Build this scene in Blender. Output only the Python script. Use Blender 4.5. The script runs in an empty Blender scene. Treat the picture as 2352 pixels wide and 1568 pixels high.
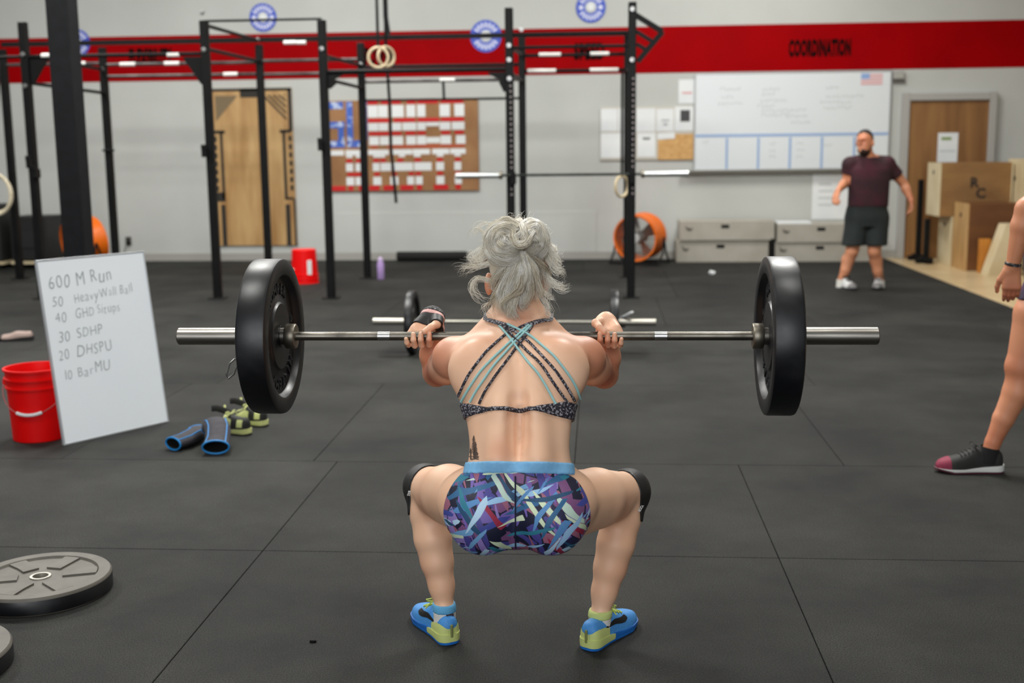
import bpy, bmesh, math, random
import numpy as np
from mathutils import Vector, Matrix
from mathutils.bvhtree import BVHTree

# ------------------------------------------------------------------ camera
S = bpy.context.scene
COL = S.collection
FPX, PITCH, ROLL, YAW, CAMH = 2700.0, math.radians(9.3), math.radians(0.643), math.radians(4.32), 1.43
CAM = Vector((0, 0, CAMH))
FW = Vector((-math.sin(YAW) * math.cos(PITCH), math.cos(YAW) * math.cos(PITCH), -math.sin(PITCH)))
_r0 = Vector((math.cos(YAW), math.sin(YAW), 0)); _u0 = _r0.cross(FW)
RT = _r0 * math.cos(ROLL) - _u0 * math.sin(ROLL)
UP = _u0 * math.cos(ROLL) + _r0 * math.sin(ROLL)
cam_data = bpy.data.cameras.new('camera')
cam_data.sensor_width = 36.0
cam_data.lens = FPX / 2352 * 36
cam_data.clip_end = 200
cam_data.dof.use_dof = True
cam_data.dof.focus_distance = 3.30
cam_data.dof.aperture_fstop = 2.8
cam = bpy.data.objects.new('camera', cam_data); COL.objects.link(cam)
m3 = Matrix((RT, UP, -FW)).transposed()
cam.matrix_world = Matrix.Translation(CAM) @ m3.to_4x4()
S.camera = cam

# ------------------------------------------------------------------ world, lamps, exposure
W = bpy.data.worlds.new('gym_daylight'); S.world = W; W.use_nodes = True
bg = W.node_tree.nodes['Background']
bg.inputs[0].default_value = (0.93, 0.97, 1.0, 1); bg.inputs[1].default_value = 0.2
S.view_settings.view_transform = 'Standard'; S.view_settings.look = 'None'
S.view_settings.exposure = 0.22; S.view_settings.gamma = 1.0; S.view_settings.use_curve_mapping = False
S.cycles.use_denoising = True
S.cycles.use_adaptive_sampling = True; S.cycles.adaptive_threshold = .02
S.cycles.max_bounces = 6; S.cycles.diffuse_bounces = 4; S.cycles.glossy_bounces = 3
S.cycles.transmission_bounces = 4; S.cycles.caustics_reflective = False; S.cycles.caustics_refractive = False
S.cycles.sample_clamp_indirect = 4.0

def lamp(x, y, z, sx, sy, power, col=(1, .99, .95), rx=0.0, rz=0.0):
    l = bpy.data.lights.new('ceiling_and_door_light', 'AREA'); l.shape = 'RECTANGLE'; l.size = sx; l.size_y = sy
    l.energy = power; l.color = col
    o = bpy.data.objects.new('ceiling_and_door_light', l); COL.objects.link(o)
    o.location = (x, y, z); o.rotation_euler = (rx, 0, rz); return o
CEIL = 5.4
for _x, _y, _p in ((-6.4, 3.0, 40), (-2.4, 2.6, 85), (1.2, 3.0, 45),
                   (-6.4, 7.6, 190), (-2.6, 7.6, 260), (1.3, 7.6, 245),
                   (-6.6, 11.4, 130), (-3.0, 12.2, 130), (1.75, 12.7, 130)):
    lamp(_x, _y, CEIL - .25, 1.25, 1.25, _p)
# area light standing for daylight from an unseen roll-up door behind the photographer
lamp(-1.0, -4.5, 2.6, 6.0, 4.0, 270, (.96, .98, 1.0), rx=math.radians(72))

# ------------------------------------------------------------------ picture helpers
def ray(u, v): return FW + RT * ((u - 1176) / FPX) + UP * ((784 - v) / FPX)
def onfloor(u, v, z=0.0):
    d = ray(u, v); return CAM + d * ((z - CAMH) / d.z)
def at(u, v, Y):
    d = ray(u, v); return CAM + d * (Y / d.y)

# ------------------------------------------------------------------ object helpers
def tag(o, label=None, cat=None, group=None, kind=None):
    if label: o['label'] = label
    if cat: o['category'] = cat
    if group: o['group'] = group
    if kind: o['kind'] = kind
    return o
def thing(name, label, cat, loc=(0, 0, 0), rz=0.0, group=None, rot=None):
    o = bpy.data.objects.new(name, None); COL.objects.link(o)
    o.empty_display_size = .1
    o.location = loc; o.rotation_euler = rot if rot else (0, 0, rz)
    return tag(o, label, cat, group)
def link(name, me, mat=None, parent=None):
    o = bpy.data.objects.new(name, me); COL.objects.link(o)
    if mat is not None and len(me.materials) == 0: me.materials.append(mat)
    if parent is not None: o.parent = parent
    return o
def copy_tree(o, parent=None):
    c = o.copy(); COL.objects.link(c); c.parent = parent
    for ch in [k for k in bpy.data.objects if k.parent == o]: copy_tree(ch, c)
    return c

class MB:
    """collects simple shapes into one mesh"""
    def __init__(s): s.v = []; s.f = []; s.sm = []
    def add(s, vs, fs, smooth=False):
        b = len(s.v); s.v += [tuple(p) for p in vs]
        for q in fs: s.f.append(tuple(b + i for i in q)); s.sm.append(smooth)
        return s
    def box(s, c, size, R=None, bev=0.0):
        c = Vector(c); hx, hy, hz = [k / 2 for k in size]
        if bev > 0:
            b = min(bev, hx * .9, hy * .9, hz * .9); bm = bmesh.new()
            bmesh.ops.create_cube(bm, size=1.0)
            for v in bm.verts: v.co = Vector((v.co.x * 2 * hx, v.co.y * 2 * hy, v.co.z * 2 * hz))
            bmesh.ops.bevel(bm, geom=list(bm.edges), offset=b, segments=1, affect='EDGES', profile=.5)
            bm.verts.index_update()
            vs = [v.co.copy() for v in bm.verts]; fs = [[v.index for v in f.verts] for f in bm.faces]; bm.free()
        else:
            vs = [Vector((x, y, z)) for z in (-hz, hz) for y in (-hy, hy) for x in (-hx, hx)]
            fs = [(0, 2, 3, 1), (4, 5, 7, 6), (0, 1, 5, 4), (2, 6, 7, 3), (0, 4, 6, 2), (1, 3, 7, 5)]
        if R is not None: vs = [R @ v for v in vs]
        return s.add([v + c for v in vs], fs)
    def beam(s, a, b, w, h=None, upv=(0, 0, 1), bev=0.0):
        a = Vector(a); b = Vector(b); d = b - a; L = d.length; d = d / L
        upv = Vector(upv)
        if abs(d.dot(upv)) > .95: upv = Vector((0, 1, 0))
        x = d.cross(upv).normalized(); z = x.cross(d)
        return s.box((a + b) / 2, (w, L, h or w), Matrix((x, d, z)).transposed(), bev)
    def tube(s, pts, r, n=12, caps=True, closed=False, flat=None):
        pts = [Vector(p) for p in pts]; N = len(pts)
        rs = r if isinstance(r, (list, tuple)) else [r] * N
        tans = []
        for i in range(N):
            if closed: t = pts[(i + 1) % N] - pts[i - 1]
            else: t = pts[min(i + 1, N - 1)] - pts[max(i - 1, 0)]
            tans.append(t.normalized() if t.length > 1e-9 else Vector((0, 0, 1)))
        up = Vector((0, 0, 1)) if abs(tans[0].z) < .9 else Vector((1, 0, 0))
        if flat is not None: up = Vector(flat[0])
        vs = []; fs = []; x = None
        for i in range(N):
            t = tans[i]
            if x is None or flat is not None:
                x = t.cross(up)
                if x.length < 1e-6: x = t.cross(Vector((1, 0, 0)))
                x.normalize()
            else:
                x = (x - t * x.dot(t)).normalized()
            y = t.cross(x)
            ky = flat[1] if flat is not None else 1.0
            for k in range(n):
                a = 2 * math.pi * k / n
                vs.append(pts[i] + (x * math.cos(a) + y * math.sin(a) * ky) * rs[i])
        M = N if closed else N - 1
        for i in range(M):
            j = (i + 1) % N
            for k in range(n):
                l = (k + 1) % n; fs.append((i * n + k, i * n + l, j * n + l, j * n + k))
        if caps and not closed:
            fs.append(tuple(range(n - 1, -1, -1))); fs.append(tuple((N - 1) * n + k for k in range(n)))
        return s.add(vs, fs, True)
    def lathe(s, prof, n=32, M=None, sweep=2 * math.pi, cap=False):
        """prof: (radius, z) list spun about z, then moved by the 4x4 M"""
        vs = []; fs = []; full = abs(sweep - 2 * math.pi) < 1e-6; m = n if full else n + 1; P = len(prof)
        for k in range(m):
            a = sweep * k / n; c, q = math.cos(a), math.sin(a)
            for rr, z in prof: vs.append(Vector((rr * c, rr * q, z)))
        for k in range(n):
            l = (k + 1) % m
            for i in range(P - 1): fs.append((k * P + i, l * P + i, l * P + i + 1, k * P + i + 1))
        if M is not None: vs = [M @ v for v in vs]
        return s.add(vs, fs, True)
    def loft(s, rings, caps=True, closed=False):
        n = len(rings[0]); vs = [p for R in rings for p in R]; fs = []
        N = len(rings)
        for i in range(N if closed else N - 1):
            j = (i + 1) % N
            for k in range(n):
                l = (k + 1) % n; fs.append((i * n + k, i * n + l, j * n + l, j * n + k))
        if caps and not closed:
            fs.append(tuple(range(n - 1, -1, -1))); fs.append(tuple((N - 1) * n + k for k in range(n)))
        return s.add(vs, fs, True)
    def prism(s, poly, h0, h1, M=None):
        """2-D polygon in xy pulled up from z=h0 to h1"""
        n = len(poly); vs = [Vector((p[0], p[1], h0)) for p in poly] + [Vector((p[0], p[1], h1)) for p in poly]
        fs = [tuple(range(n - 1, -1, -1)), tuple(range(n, 2 * n))] + [(k, (k + 1) % n, n + (k + 1) % n, n + k) for k in range(n)]
        if M is not None: vs = [M @ v for v in vs]
        return s.add(vs, fs)
    def mesh(s, name, smooth_angle=40):
        me = bpy.data.meshes.new(name); me.from_pydata([tuple(v) for v in s.v], [], s.f)
        me.polygons.foreach_set('use_smooth', s.sm)
        me.validate()
        bm = bmesh.new(); bm.from_mesh(me); bmesh.ops.recalc_face_normals(bm, faces=bm.faces)
        lim = math.radians(smooth_angle)
        for e in bm.edges:
            if len(e.link_faces) == 2 and e.calc_face_angle(0) > lim: e.smooth = False
        bm.to_mesh(me); bm.free(); me.update()
        return me
    def build(s, name, mat, parent=None): return link(name, s.mesh(name), mat, parent)

def text_mesh(txt, size, sx=1.0, depth=0.0, align='CENTER', bold=0.0, spacing=1.0):
    cu = bpy.data.curves.new('t', 'FONT'); cu.body = txt; cu.size = size; cu.align_x = align; cu.align_y = 'CENTER'
    cu.extrude = depth; cu.offset = bold; cu.resolution_u = 3; cu.space_character = spacing
    o = bpy.data.objects.new('t', cu); COL.objects.link(o)
    dg = bpy.context.evaluated_depsgraph_get(); dg.update()
    me = bpy.data.meshes.new_from_object(o.evaluated_get(dg))
    bpy.data.objects.remove(o); bpy.data.curves.remove(cu)
    for v in me.vertices: v.co.x *= sx
    me.materials.clear()
    return me
def frame_matrix(o, x, y):
    x = Vector(x).normalized(); y = Vector(y); z = x.cross(y).normalized(); y = z.cross(x)
    M = Matrix((x, y, z)).transposed().to_4x4(); M.translation = Vector(o); return M
def put_text(name, txt, M, size, mat, parent, **k):
    me = text_mesh(txt, size, **k); me.transform(M); return link(name, me, mat, parent)

# ------------------------------------------------------------------ materials
def srgb(r, g, b):
    f = lambda c: (c / 255 / 12.92) if c / 255 <= .04045 else ((c / 255 + .055) / 1.055) ** 2.4
    return (f(r), f(g), f(b), 1)
MATS = {}
def mat(name, col, rough=.6, metal=0.0, col2=None, scale=6.0, detail=4.0, bump=0.0, bscale=None, stretch=None,
        ramp=(.35, .65), spec=.5, coat=0.0, sheen=0.0, sss=0.0, rough2=None, rnd=False, emit=None):
    if name in MATS: return MATS[name]
    m = bpy.data.materials.new(name); m.use_nodes = True; nt = m.node_tree; N = nt.nodes; L = nt.links
    b = N['Principled BSDF']; b.inputs['Roughness'].default_value = rough; b.inputs['Metallic'].default_value = metal
    b.inputs['Base Color'].default_value = col; b.inputs['Specular IOR Level'].default_value = spec
    b.inputs['Coat Weight'].default_value = coat; b.inputs['Sheen Weight'].default_value = sheen
    if sss: b.inputs['Subsurface Weight'].default_value = sss; b.inputs['Subsurface Radius'].default_value = (.012, .005, .003); b.inputs['Subsurface Scale'].default_value = 1.0
    tc = N.new('ShaderNodeTexCoord'); vec = tc.outputs['Object']
    if rnd:
        oi = N.new('ShaderNodeObjectInfo'); ad = N.new('ShaderNodeVectorMath'); ad.operation = 'ADD'
        mu = N.new('ShaderNodeVectorMath'); mu.operation = 'SCALE'; mu.inputs['Scale'].default_value = 37.0
        cb = N.new('ShaderNodeCombineXYZ')
        for k in range(3): L.new(oi.outputs['Random'], cb.inputs[k])
        L.new(cb.outputs[0], mu.inputs[0]); L.new(vec, ad.inputs[0]); L.new(mu.outputs[0], ad.inputs[1]); vec = ad.outputs[0]
    if stretch:
        mp = N.new('ShaderNodeMapping'); mp.inputs['Scale'].default_value = stretch; L.new(vec, mp.inputs[0]); vec = mp.outputs[0]
    if col2 is not None or rough2 is not None:
        nz = N.new('ShaderNodeTexNoise'); nz.inputs['Scale'].default_value = scale; nz.inputs['Detail'].default_value = detail
        L.new(vec, nz.inputs['Vector'])
        if col2 is not None:
            rp = N.new('ShaderNodeValToRGB'); rp.color_ramp.elements[0].position = ramp[0]; rp.color_ramp.elements[1].position = ramp[1]
            rp.color_ramp.elements[0].color = col; rp.color_ramp.elements[1].color = col2
            L.new(nz.outputs['Fac'], rp.inputs[0]); L.new(rp.outputs[0], b.inputs['Base Color'])
        if rough2 is not None:
            mr = N.new('ShaderNodeMapRange'); mr.inputs[1].default_value = ramp[0]; mr.inputs[2].default_value = ramp[1]
            mr.inputs[3].default_value = rough; mr.inputs[4].default_value = rough2
            L.new(nz.outputs['Fac'], mr.inputs[0]); L.new(mr.outputs[0], b.inputs['Roughness'])
    if bump:
        n2 = N.new('ShaderNodeTexNoise'); n2.inputs['Scale'].default_value = bscale or scale * 6; n2.inputs['Detail'].default_value = 3
        L.new(vec, n2.inputs['Vector'])
        bp = N.new('ShaderNodeBump'); bp.inputs['Strength'].default_value = bump; bp.inputs['Distance'].default_value = .002
        L.new(n2.outputs['Fac'], bp.inputs['Height']); L.new(bp.outputs[0], b.inputs['Normal'])
    MATS[name] = m; return m

M_wall = mat('painted_wall', srgb(185, 187, 183), .85, col2=srgb(191, 193, 189), scale=1.2, bump=.08, bscale=60)
M_red = mat('red_wall_paint', srgb(152, 0, 5), .55, col2=srgb(143, 0, 5), scale=2, bump=.05, bscale=60, spec=.04)
M_black = mat('black_powder_coat', srgb(6, 7, 7), .55, col2=srgb(11, 12, 12), scale=9, spec=.2)
M_column = mat('charcoal_column_paint', srgb(11, 12, 15), .65, col2=srgb(17, 18, 21), scale=12, bump=.1, spec=.2)
M_white = mat('white_paint', srgb(225, 228, 228), .5)
M_tape = mat('white_athletic_tape', srgb(228, 228, 224), .8)
M_bolt = mat('zinc_bolt', srgb(190, 190, 188), .3, metal=1)
M_ink = mat('black_print', srgb(10, 6, 6), .8, spec=.05)
M_paper = mat('paper', srgb(232, 234, 234), .8, col2=srgb(222, 226, 228), scale=3)
M_steel = mat('worn_steel', srgb(128, 123, 114), .36, metal=1, col2=srgb(84, 80, 74), scale=9, detail=6, rough2=.5, ramp=(.4, .68))
M_sleeve = mat('machined_steel', srgb(158, 154, 148), .32, metal=1, col2=srgb(124, 120, 113), scale=5, detail=6, stretch=(1, 14, 14), rough2=.42)
M_rubber = mat('black_bumper_rubber', srgb(8, 9, 13), .36, col2=srgb(16, 17, 20), scale=8, detail=8, rough2=.55, bump=.10, bscale=40, ramp=(.45, .7))
M_ply = mat('plywood', srgb(196, 160, 108), .55, col2=srgb(160, 118, 68), scale=2.2, detail=5, stretch=(3, 3, .5), ramp=(.35, .7))
M_plypale = mat('pale_plywood', srgb(214, 200, 166), .55, col2=srgb(192, 172, 132), scale=3, detail=4, ramp=(.3, .75))
M_plybrown = mat('brown_plywood', srgb(150, 112, 66), .55, col2=srgb(122, 86, 48), scale=3, detail=5, stretch=(.6, 2, 2), ramp=(.3, .7))
M_orange = mat('orange_fan_plastic', srgb(238, 112, 16), .4)
M_redplastic = mat('red_bucket_plastic', srgb(226, 2, 3), .45, spec=.25)
# ================================================================== SETTING
WY = 15.35                                     # face of the back wall
XW = 3.63                                      # edge between rubber mats and wood floor
M_mat = mat('rubber_mat', srgb(50, 51, 50), .8, rnd=True, spec=.24)
def rubber_nodes(m):
    nt = m.node_tree; N = nt.nodes; L = nt.links; b = N['Principled BSDF']
    geo = N.new('ShaderNodeNewGeometry')
    big = N.new('ShaderNodeTexNoise'); big.inputs['Scale'].default_value = 1.3; big.inputs['Detail'].default_value = 6; big.inputs['Roughness'].default_value = .65
    fine = N.new('ShaderNodeTexNoise'); fine.inputs['Scale'].default_value = 230; fine.inputs['Detail'].default_value = 2
    spk = N.new('ShaderNodeTexVoronoi'); spk.inputs['Scale'].default_value = 75; spk.inputs['Randomness'].default_value = 1
    for n in (big, fine, spk): L.new(geo.outputs['Position'], n.inputs['Vector'])
    r1 = N.new('ShaderNodeValToRGB'); e = r1.color_ramp.elements
    e[0].position = .33; e[0].color = srgb(21, 22, 22); e[1].position = .72; e[1].color = srgb(47, 47, 44)
    L.new(big.outputs['Fac'], r1.inputs[0])
    r2 = N.new('ShaderNodeValToRGB'); e = r2.color_ramp.elements
    e[0].position = .40; e[0].color = (.5, .5, .5, 1); e[1].position = .62; e[1].color = (1.6, 1.6, 1.56, 1)
    L.new(fine.outputs['Fac'], r2.inputs[0])
    mx = N.new('ShaderNodeMix'); mx.data_type = 'RGBA'; mx.blend_type = 'MULTIPLY'; mx.inputs['Factor'].default_value = 1
    L.new(r1.outputs[0], mx.inputs['A']); L.new(r2.outputs[0], mx.inputs['B'])
    r3 = N.new('ShaderNodeValToRGB'); e = r3.color_ramp.elements        # pale rubber crumbs
    e[0].position = .0; e[0].color = (1, 1, 1, 1); e[1].position = .10; e[1].color = (0, 0, 0, 1)
    L.new(spk.outputs['Distance'], r3.inputs[0])
    sc = N.new('ShaderNodeMath'); sc.operation = 'MULTIPLY'; sc.inputs[1].default_value = .5; L.new(r3.outputs[0], sc.inputs[0])
    m2 = N.new('ShaderNodeMix'); m2.data_type = 'RGBA'; L.new(sc.outputs[0], m2.inputs['Factor'])
    L.new(mx.outputs['Result'], m2.inputs['A']); m2.inputs['B'].default_value = srgb(120, 120, 116)
    oi = N.new('ShaderNodeObjectInfo'); mr = N.new('ShaderNodeMapRange'); mr.inputs[3].default_value = .86; mr.inputs[4].default_value = 1.14
    L.new(oi.outputs['Random'], mr.inputs[0])
    m3_ = N.new('ShaderNodeVectorMath'); m3_.operation = 'SCALE'; L.new(m2.outputs['Result'], m3_.inputs[0]); L.new(mr.outputs[0], m3_.inputs['Scale'])
    L.new(m3_.outputs[0], b.inputs['Base Color'])
    bp = N.new('ShaderNodeBump'); bp.inputs['Strength'].default_value = .35; bp.inputs['Distance'].default_value = .0015
    L.new(fine.outputs['Fac'], bp.inputs['Height']); L.new(bp.outputs[0], b.inputs['Normal'])
rubber_nodes(M_mat)
M_sub = mat('dark_subfloor', srgb(14, 14, 14), .9)
floor = MB().box(((-12 + XW) / 2, 6.5, -.06), (XW + 12, WY + 4.24, .08)).build('floor', M_sub)
tag(floor, 'black rubber gym floor laid in large rectangular mats', kind='structure')
_mats = {}
def lay_mat(x0, x1, y0, y1):
    w, d = round(x1 - x0, 3), round(y1 - y0, 3)
    if w < .05 or d < .05: return
    if (w, d) not in _mats:
        _mats[(w, d)] = MB().box((0, 0, -.0098), (w - .003, d - .003, .0196), bev=.0016).mesh('rubber_mat'); _mats[(w, d)].materials.append(M_mat)
    o = bpy.data.objects.new('rubber_mat', _mats[(w, d)]); COL.objects.link(o); o.parent = floor
    o.location = ((x0 + x1) / 2, (y0 + y1) / 2, 0)
rows = [(-2.1, -.87, 1.85, .2), (-.87, .35, 1.85, .2), (.35, 1.57, 1.85, -1.22), (1.57, 2.79, 1.85, -1.22), (2.79, 4.015, 1.85, -1.22), (4.015, 5.25, 1.85, -1.22),
        (5.25, 7.08, 1.22, -1.335), (7.08, 8.31, 1.85, -.55), (8.31, 9.54, 1.85, -.55), (9.54, 11.37, 1.22, -1.9), (11.37, 12.6, 1.85, -1.1),
        (12.6, 13.83, 1.85, -1.1), (13.83, WY, 1.85, -.2)]
for y0, y1, w, xs in rows:
    x = xs - w * math.ceil((xs + 11.9) / w)
    while x < XW - .01:
        lay_mat(max(x, -11.99), min(x + w, XW), y0, y1); x += w
# wood floor on the right
M_plank = mat('pale_maple_plank', srgb(208, 186, 148), .32, col2=srgb(186, 160, 118), scale=2.5, detail=5, stretch=(1, 5, 1), rnd=True, ramp=(.3, .75))
floor2 = MB().box(((XW + 9) / 2, 6.5, -.06), (9 - XW, WY + 4.24, .08)).build('floor', mat('plank_underlay', srgb(90, 70, 48), .9))
tag(floor2, 'pale wooden plank floor along the doorway side', kind='structure')
for j in range(48):
    y = WY - .1 - .19 * j; first = (.42, .84, 1.24)[j % 3]; x = XW
    while x < 8.9:
        w = first if x == XW else 1.24; w = min(w, 9 - x); key = ('p', round(w, 3))
        if key not in _mats:
            _mats[key] = MB().box((0, 0, -.0095), (w - .002, .188, .019), bev=.001).mesh('plank'); _mats[key].materials.append(M_plank)
        o = bpy.data.objects.new('plank', _mats[key]); COL.objects.link(o); o.parent = floor2; o.location = (x + w / 2, y, 0); x += w

def wpt(u, v, off=0.0): return at(u, v, WY - off)
wall = MB().box((-1.5, WY + .1, CEIL / 2 - .05), (21, .2, CEIL + .1)).build('wall_back', M_wall)
tag(wall, 'light grey painted back wall', kind='structure')
_z0, _z1 = wpt(1176, 173).z, wpt(1176, 67).z
stripe = MB().box((-1.5, WY - .0025, (_z0 + _z1) / 2), (21, .006, _z1 - _z0)).build('painted_stripe', M_red, wall); stripe['label'] = 'broad red painted stripe'
wp0 = wpt(770, 489); wp1 = wpt(1370, 600)
MB().box(((wp0.x + wp1.x) / 2, WY - .004, wp0.z / 2), (wp1.x - wp0.x, .008, wp0.z), bev=.002).build('wall_panel', M_wall, wall)
MB().box((-1.5, WY - .006, .05), (21 - .02, .012, .1)).build('baseboard_back', mat('grey_baseboard', srgb(160, 158, 152), .7))
bpy.data.objects['baseboard_back']['kind'] = 'structure'; bpy.data.objects['baseboard_back']['label'] = 'low grey baseboard along back wall'
ceil_o = MB().box((-1.5, 6.5, CEIL + .05), (21, 17.6, .1)).build('ceiling', mat('ceiling_paint', srgb(200, 200, 198), .9)); tag(ceil_o, 'plain pale ceiling deck', kind='structure')
wr = MB().box((9.1, 6.5, CEIL / 2), (.2, 17.6, CEIL)).build('wall_right_unseen', M_wall); tag(wr, 'unseen grey side wall added to block light from the right', kind='structure')  # out of view, added to keep world light off the right side
wl = MB().box((-12.1, 6.5, CEIL / 2), (.2, 17.6, CEIL)).build('wall_left', M_wall); tag(wl, 'grey side wall beyond the left end of the rig', kind='structure')
def wall_text(txt, uc, vc, u0, u1, hpx):
    p = wpt(uc, vc, .0075); a = wpt(u0, vc); b = wpt(u1, vc); t = wpt(uc, vc - hpx / 2); q = wpt(uc, vc + hpx / 2)
    me = text_mesh(txt, 1.0, bold=.06, spacing=1.12)
    xs = [v.co.x for v in me.vertices]; ys = [v.co.y for v in me.vertices]
    sx = (b.x - a.x) / (max(xs) - min(xs)); sy = (t.z - q.z) / (max(ys) - min(ys))
    mx_, my_ = (max(xs) + min(xs)) / 2, (max(ys) + min(ys)) / 2
    for v in me.vertices: v.co = Vector(((v.co.x - mx_) * sx, (v.co.y - my_) * sy, 0))
    me.transform(frame_matrix(p, (1, 0, 0), (0, 0, 1)))
    o = link('lettering', me, M_ink, stripe); return o
wall_text('COORDINATION', 1883, 110, 1812, 1955, 41)
wall_text('SPEED', 1353, 118, 1318, 1388, 40)
wall_text('POWER', 872, 129, 838, 906, 42)
wall_text('FLEXIBILITY', 346, 130, 297, 396, 38)
# column
cb_ = at(182, 585, 9.0); cw = .178
colm = MB().box((cb_.x, 9.0, CEIL / 2), (cw, cw, CEIL), bev=.006)
colm = colm.build('column', M_column); tag(colm, 'dark charcoal square steel column', kind='structure')

# ------------------------------------------------------------------ door
door = thing('door_1', None, None, (0, 0, 0)); tag(door, 'brown wooden door in a grey frame', kind='structure')
M_door = mat('brown_door_veneer', srgb(150, 108, 62), .5, col2=srgb(122, 82, 44), scale=2, detail=5, stretch=(4, 4, .5), ramp=(.3, .7))
M_frame = mat('grey_door_frame', srgb(168, 166, 162), .6)
dx0, dx1, dz = wpt(2080, 400).x, wpt(2266, 300).x, wpt(2180, 231).z
MB().box(((dx0 + dx1) / 2, WY - .03, dz / 2), (dx1 - dx0, .045, dz - .01), bev=.003).build('door_leaf', M_door, door)
for x in (dx0 - .045, dx1 + .045): MB().box((x, WY - .045, (dz + .1) / 2), (.088, .09, dz + .1), bev=.006).build('door_frame', M_frame, door)
MB().box(((dx0 + dx1) / 2, WY - .045, dz + .047), (dx1 - dx0, .09, .09), bev=.006).build('door_frame', M_frame, door)
MB().lathe([(0, 0), (.026, 0), (.03, .02), (.026, .05), (0, .055)], 16, frame_matrix((dx1 - .08, WY - .055, .95), (1, 0, 0), (0, 0, 1))).build('door_knob', M_steel, door)
# ================================================================== PULL-UP RIG
YF, YB, PH = 11.32, 13.15, 2.66
RX = [-6.72, -5.56, -3.77, -2.63, -.85, .30]
PW = .076
rig = thing('pull_up_rig', 'black steel pull-up rig with many uprights and crossbars', 'gym rig', (RX[2], YF, 0))
def rl(p): return Vector(p) - Vector((RX[2], YF, 0))
def post(x, y, h, holes=True, z0=0.0):
    m = MB(); m.box(rl((x, y, (h + z0) / 2)), (PW, PW, h - z0), bev=.006)
    m.box(rl((x, y, .006)), (.16, .16, .012), bev=.003)
    o = m.build('upright', M_black, rig)
    return o
for i, x in enumerate(RX):
    post(x, YF, (PH, PH + .03, PH + .01, PH - .005, PH + .07, PH + .1)[i])
    post(x, YB, PH - .06 + (0.06 if i > 3 else 0))
# hole strips on the two right front uprights
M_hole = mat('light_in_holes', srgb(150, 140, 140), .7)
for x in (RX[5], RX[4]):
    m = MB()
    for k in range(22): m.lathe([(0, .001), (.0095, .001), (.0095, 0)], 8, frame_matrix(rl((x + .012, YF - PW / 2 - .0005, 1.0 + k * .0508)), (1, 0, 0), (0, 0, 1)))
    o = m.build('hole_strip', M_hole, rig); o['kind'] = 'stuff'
def bar(a, b, r=.017, mt=None, name='crossbar'):
    return MB().tube([rl(a), rl(b)], r, 10).build(name, mt or M_black, rig)
def beam(a, b, w=.05, h=.076, name='crossbeam'):
    return MB().beam(rl(a), rl(b), w, h, bev=.004).build(name, M_black, rig)
def tape(u0, u1, v0, v1, Y, r=.023):
    a = at(u0, v0, Y); b = at(u1, v1, Y); MB().tube([rl(a), rl(b)], r, 10).build('grip_tape', M_tape, rig)
def zat(v, Y, u=600): return at(u, v, Y).z
M_gun = mat('worn_grey_bar', srgb(98, 92, 90), .4, metal=.6, col2=srgb(60, 56, 56), scale=5)
# back row, whole length
zt = zat(97, YB, 300)
beam((RX[0], YB, zt), (RX[5], YB, zt), .05, .05)
for (i, j, v, u, mt) in ((0, 1, 147, 150, M_gun), (1, 2, 147, 340, M_gun), (1, 2, 174, 340, M_gun), (2, 3, 140, 600, M_gun), (2, 3, 172, 540, M_gun), (3, 4, 152, 950, M_black),
                    (3, 4, 186, 950, M_gun), (3, 4, 229, 950, M_black), (4, 5, 126, 1320, M_black), (4, 5, 162, 1320, M_black)):
    z = zat(v, YB, u); bar((RX[i], YB, z), (RX[j], YB, z), .02 if v < 200 else .014, mt)
# front row
for (i, j, v, u, w) in ((1, 2, 127, 250, .03), (2, 3, 46, 600, .016), (3, 4, 162, 950, .036), (4, 5, 107, 1320, .024), (4, 5, 77, 1320, .02)):
    z = zat(v, YF, u); bar((RX[i], YF, z), (RX[j], YF, z), w / 2 + .004)
z = zat(127, YF, 250); bar((RX[0], YF, z), (RX[1], YF, z), .016)
# fore and aft bars
for x, zf, zb in ((RX[1], zat(128, YF, 45), zat(160, YB, 230)), (RX[1], zat(190, YF, 60), zat(214, YB, 235)), (RX[2], zat(57, YF, 470), zat(93, YB, 590)),
                  (RX[2], zat(112, YF, 470), zat(141, YB, 595)), (RX[3], zat(128, YF, 740), zat(150, YB, 825)), (RX[3], zat(180, YF, 745), zat(202, YB, 830)),
                  (RX[5], zat(77, YF, 1455), zat(77, YB, 1440)), (RX[5], zat(160, YF, 1455), zat(160, YB, 1440)), (RX[4], zat(107, YF, 1178), zat(126, YB, 1205)), (RX[4], zat(165, YF, 1178), zat(186, YB, 1205))):
    bar((x, YF, zf), (x, YB, zb), .018)
# gusset brackets: triangular plates under the beams
def gusset(x, z, s, w=.16, h=.16):
    m = MB(); M = frame_matrix(rl((x, YF + .02, z)), (s, 0, 0), (0, 0, -1))
    m.prism([(0.03, 0), (w, 0), (w, .02), (.06, h), (.03, h)], -.02, .02, M); return m.build('gusset', M_black, rig)
gusset(RX[1], zat(130, YF, 60), 1, .22, .26); gusset(RX[2], zat(130, YF, 450), -1, .22, .26)
gusset(RX[3], zat(165, YF, 760), 1, .2, .09); gusset(RX[4], zat(165, YF, 1140), -1, .2, .09)
gusset(RX[3], zat(186, YF, 760), 1, .12, .07); gusset(RX[4], zat(186, YF, 1140), -1, .1, .1)
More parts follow.
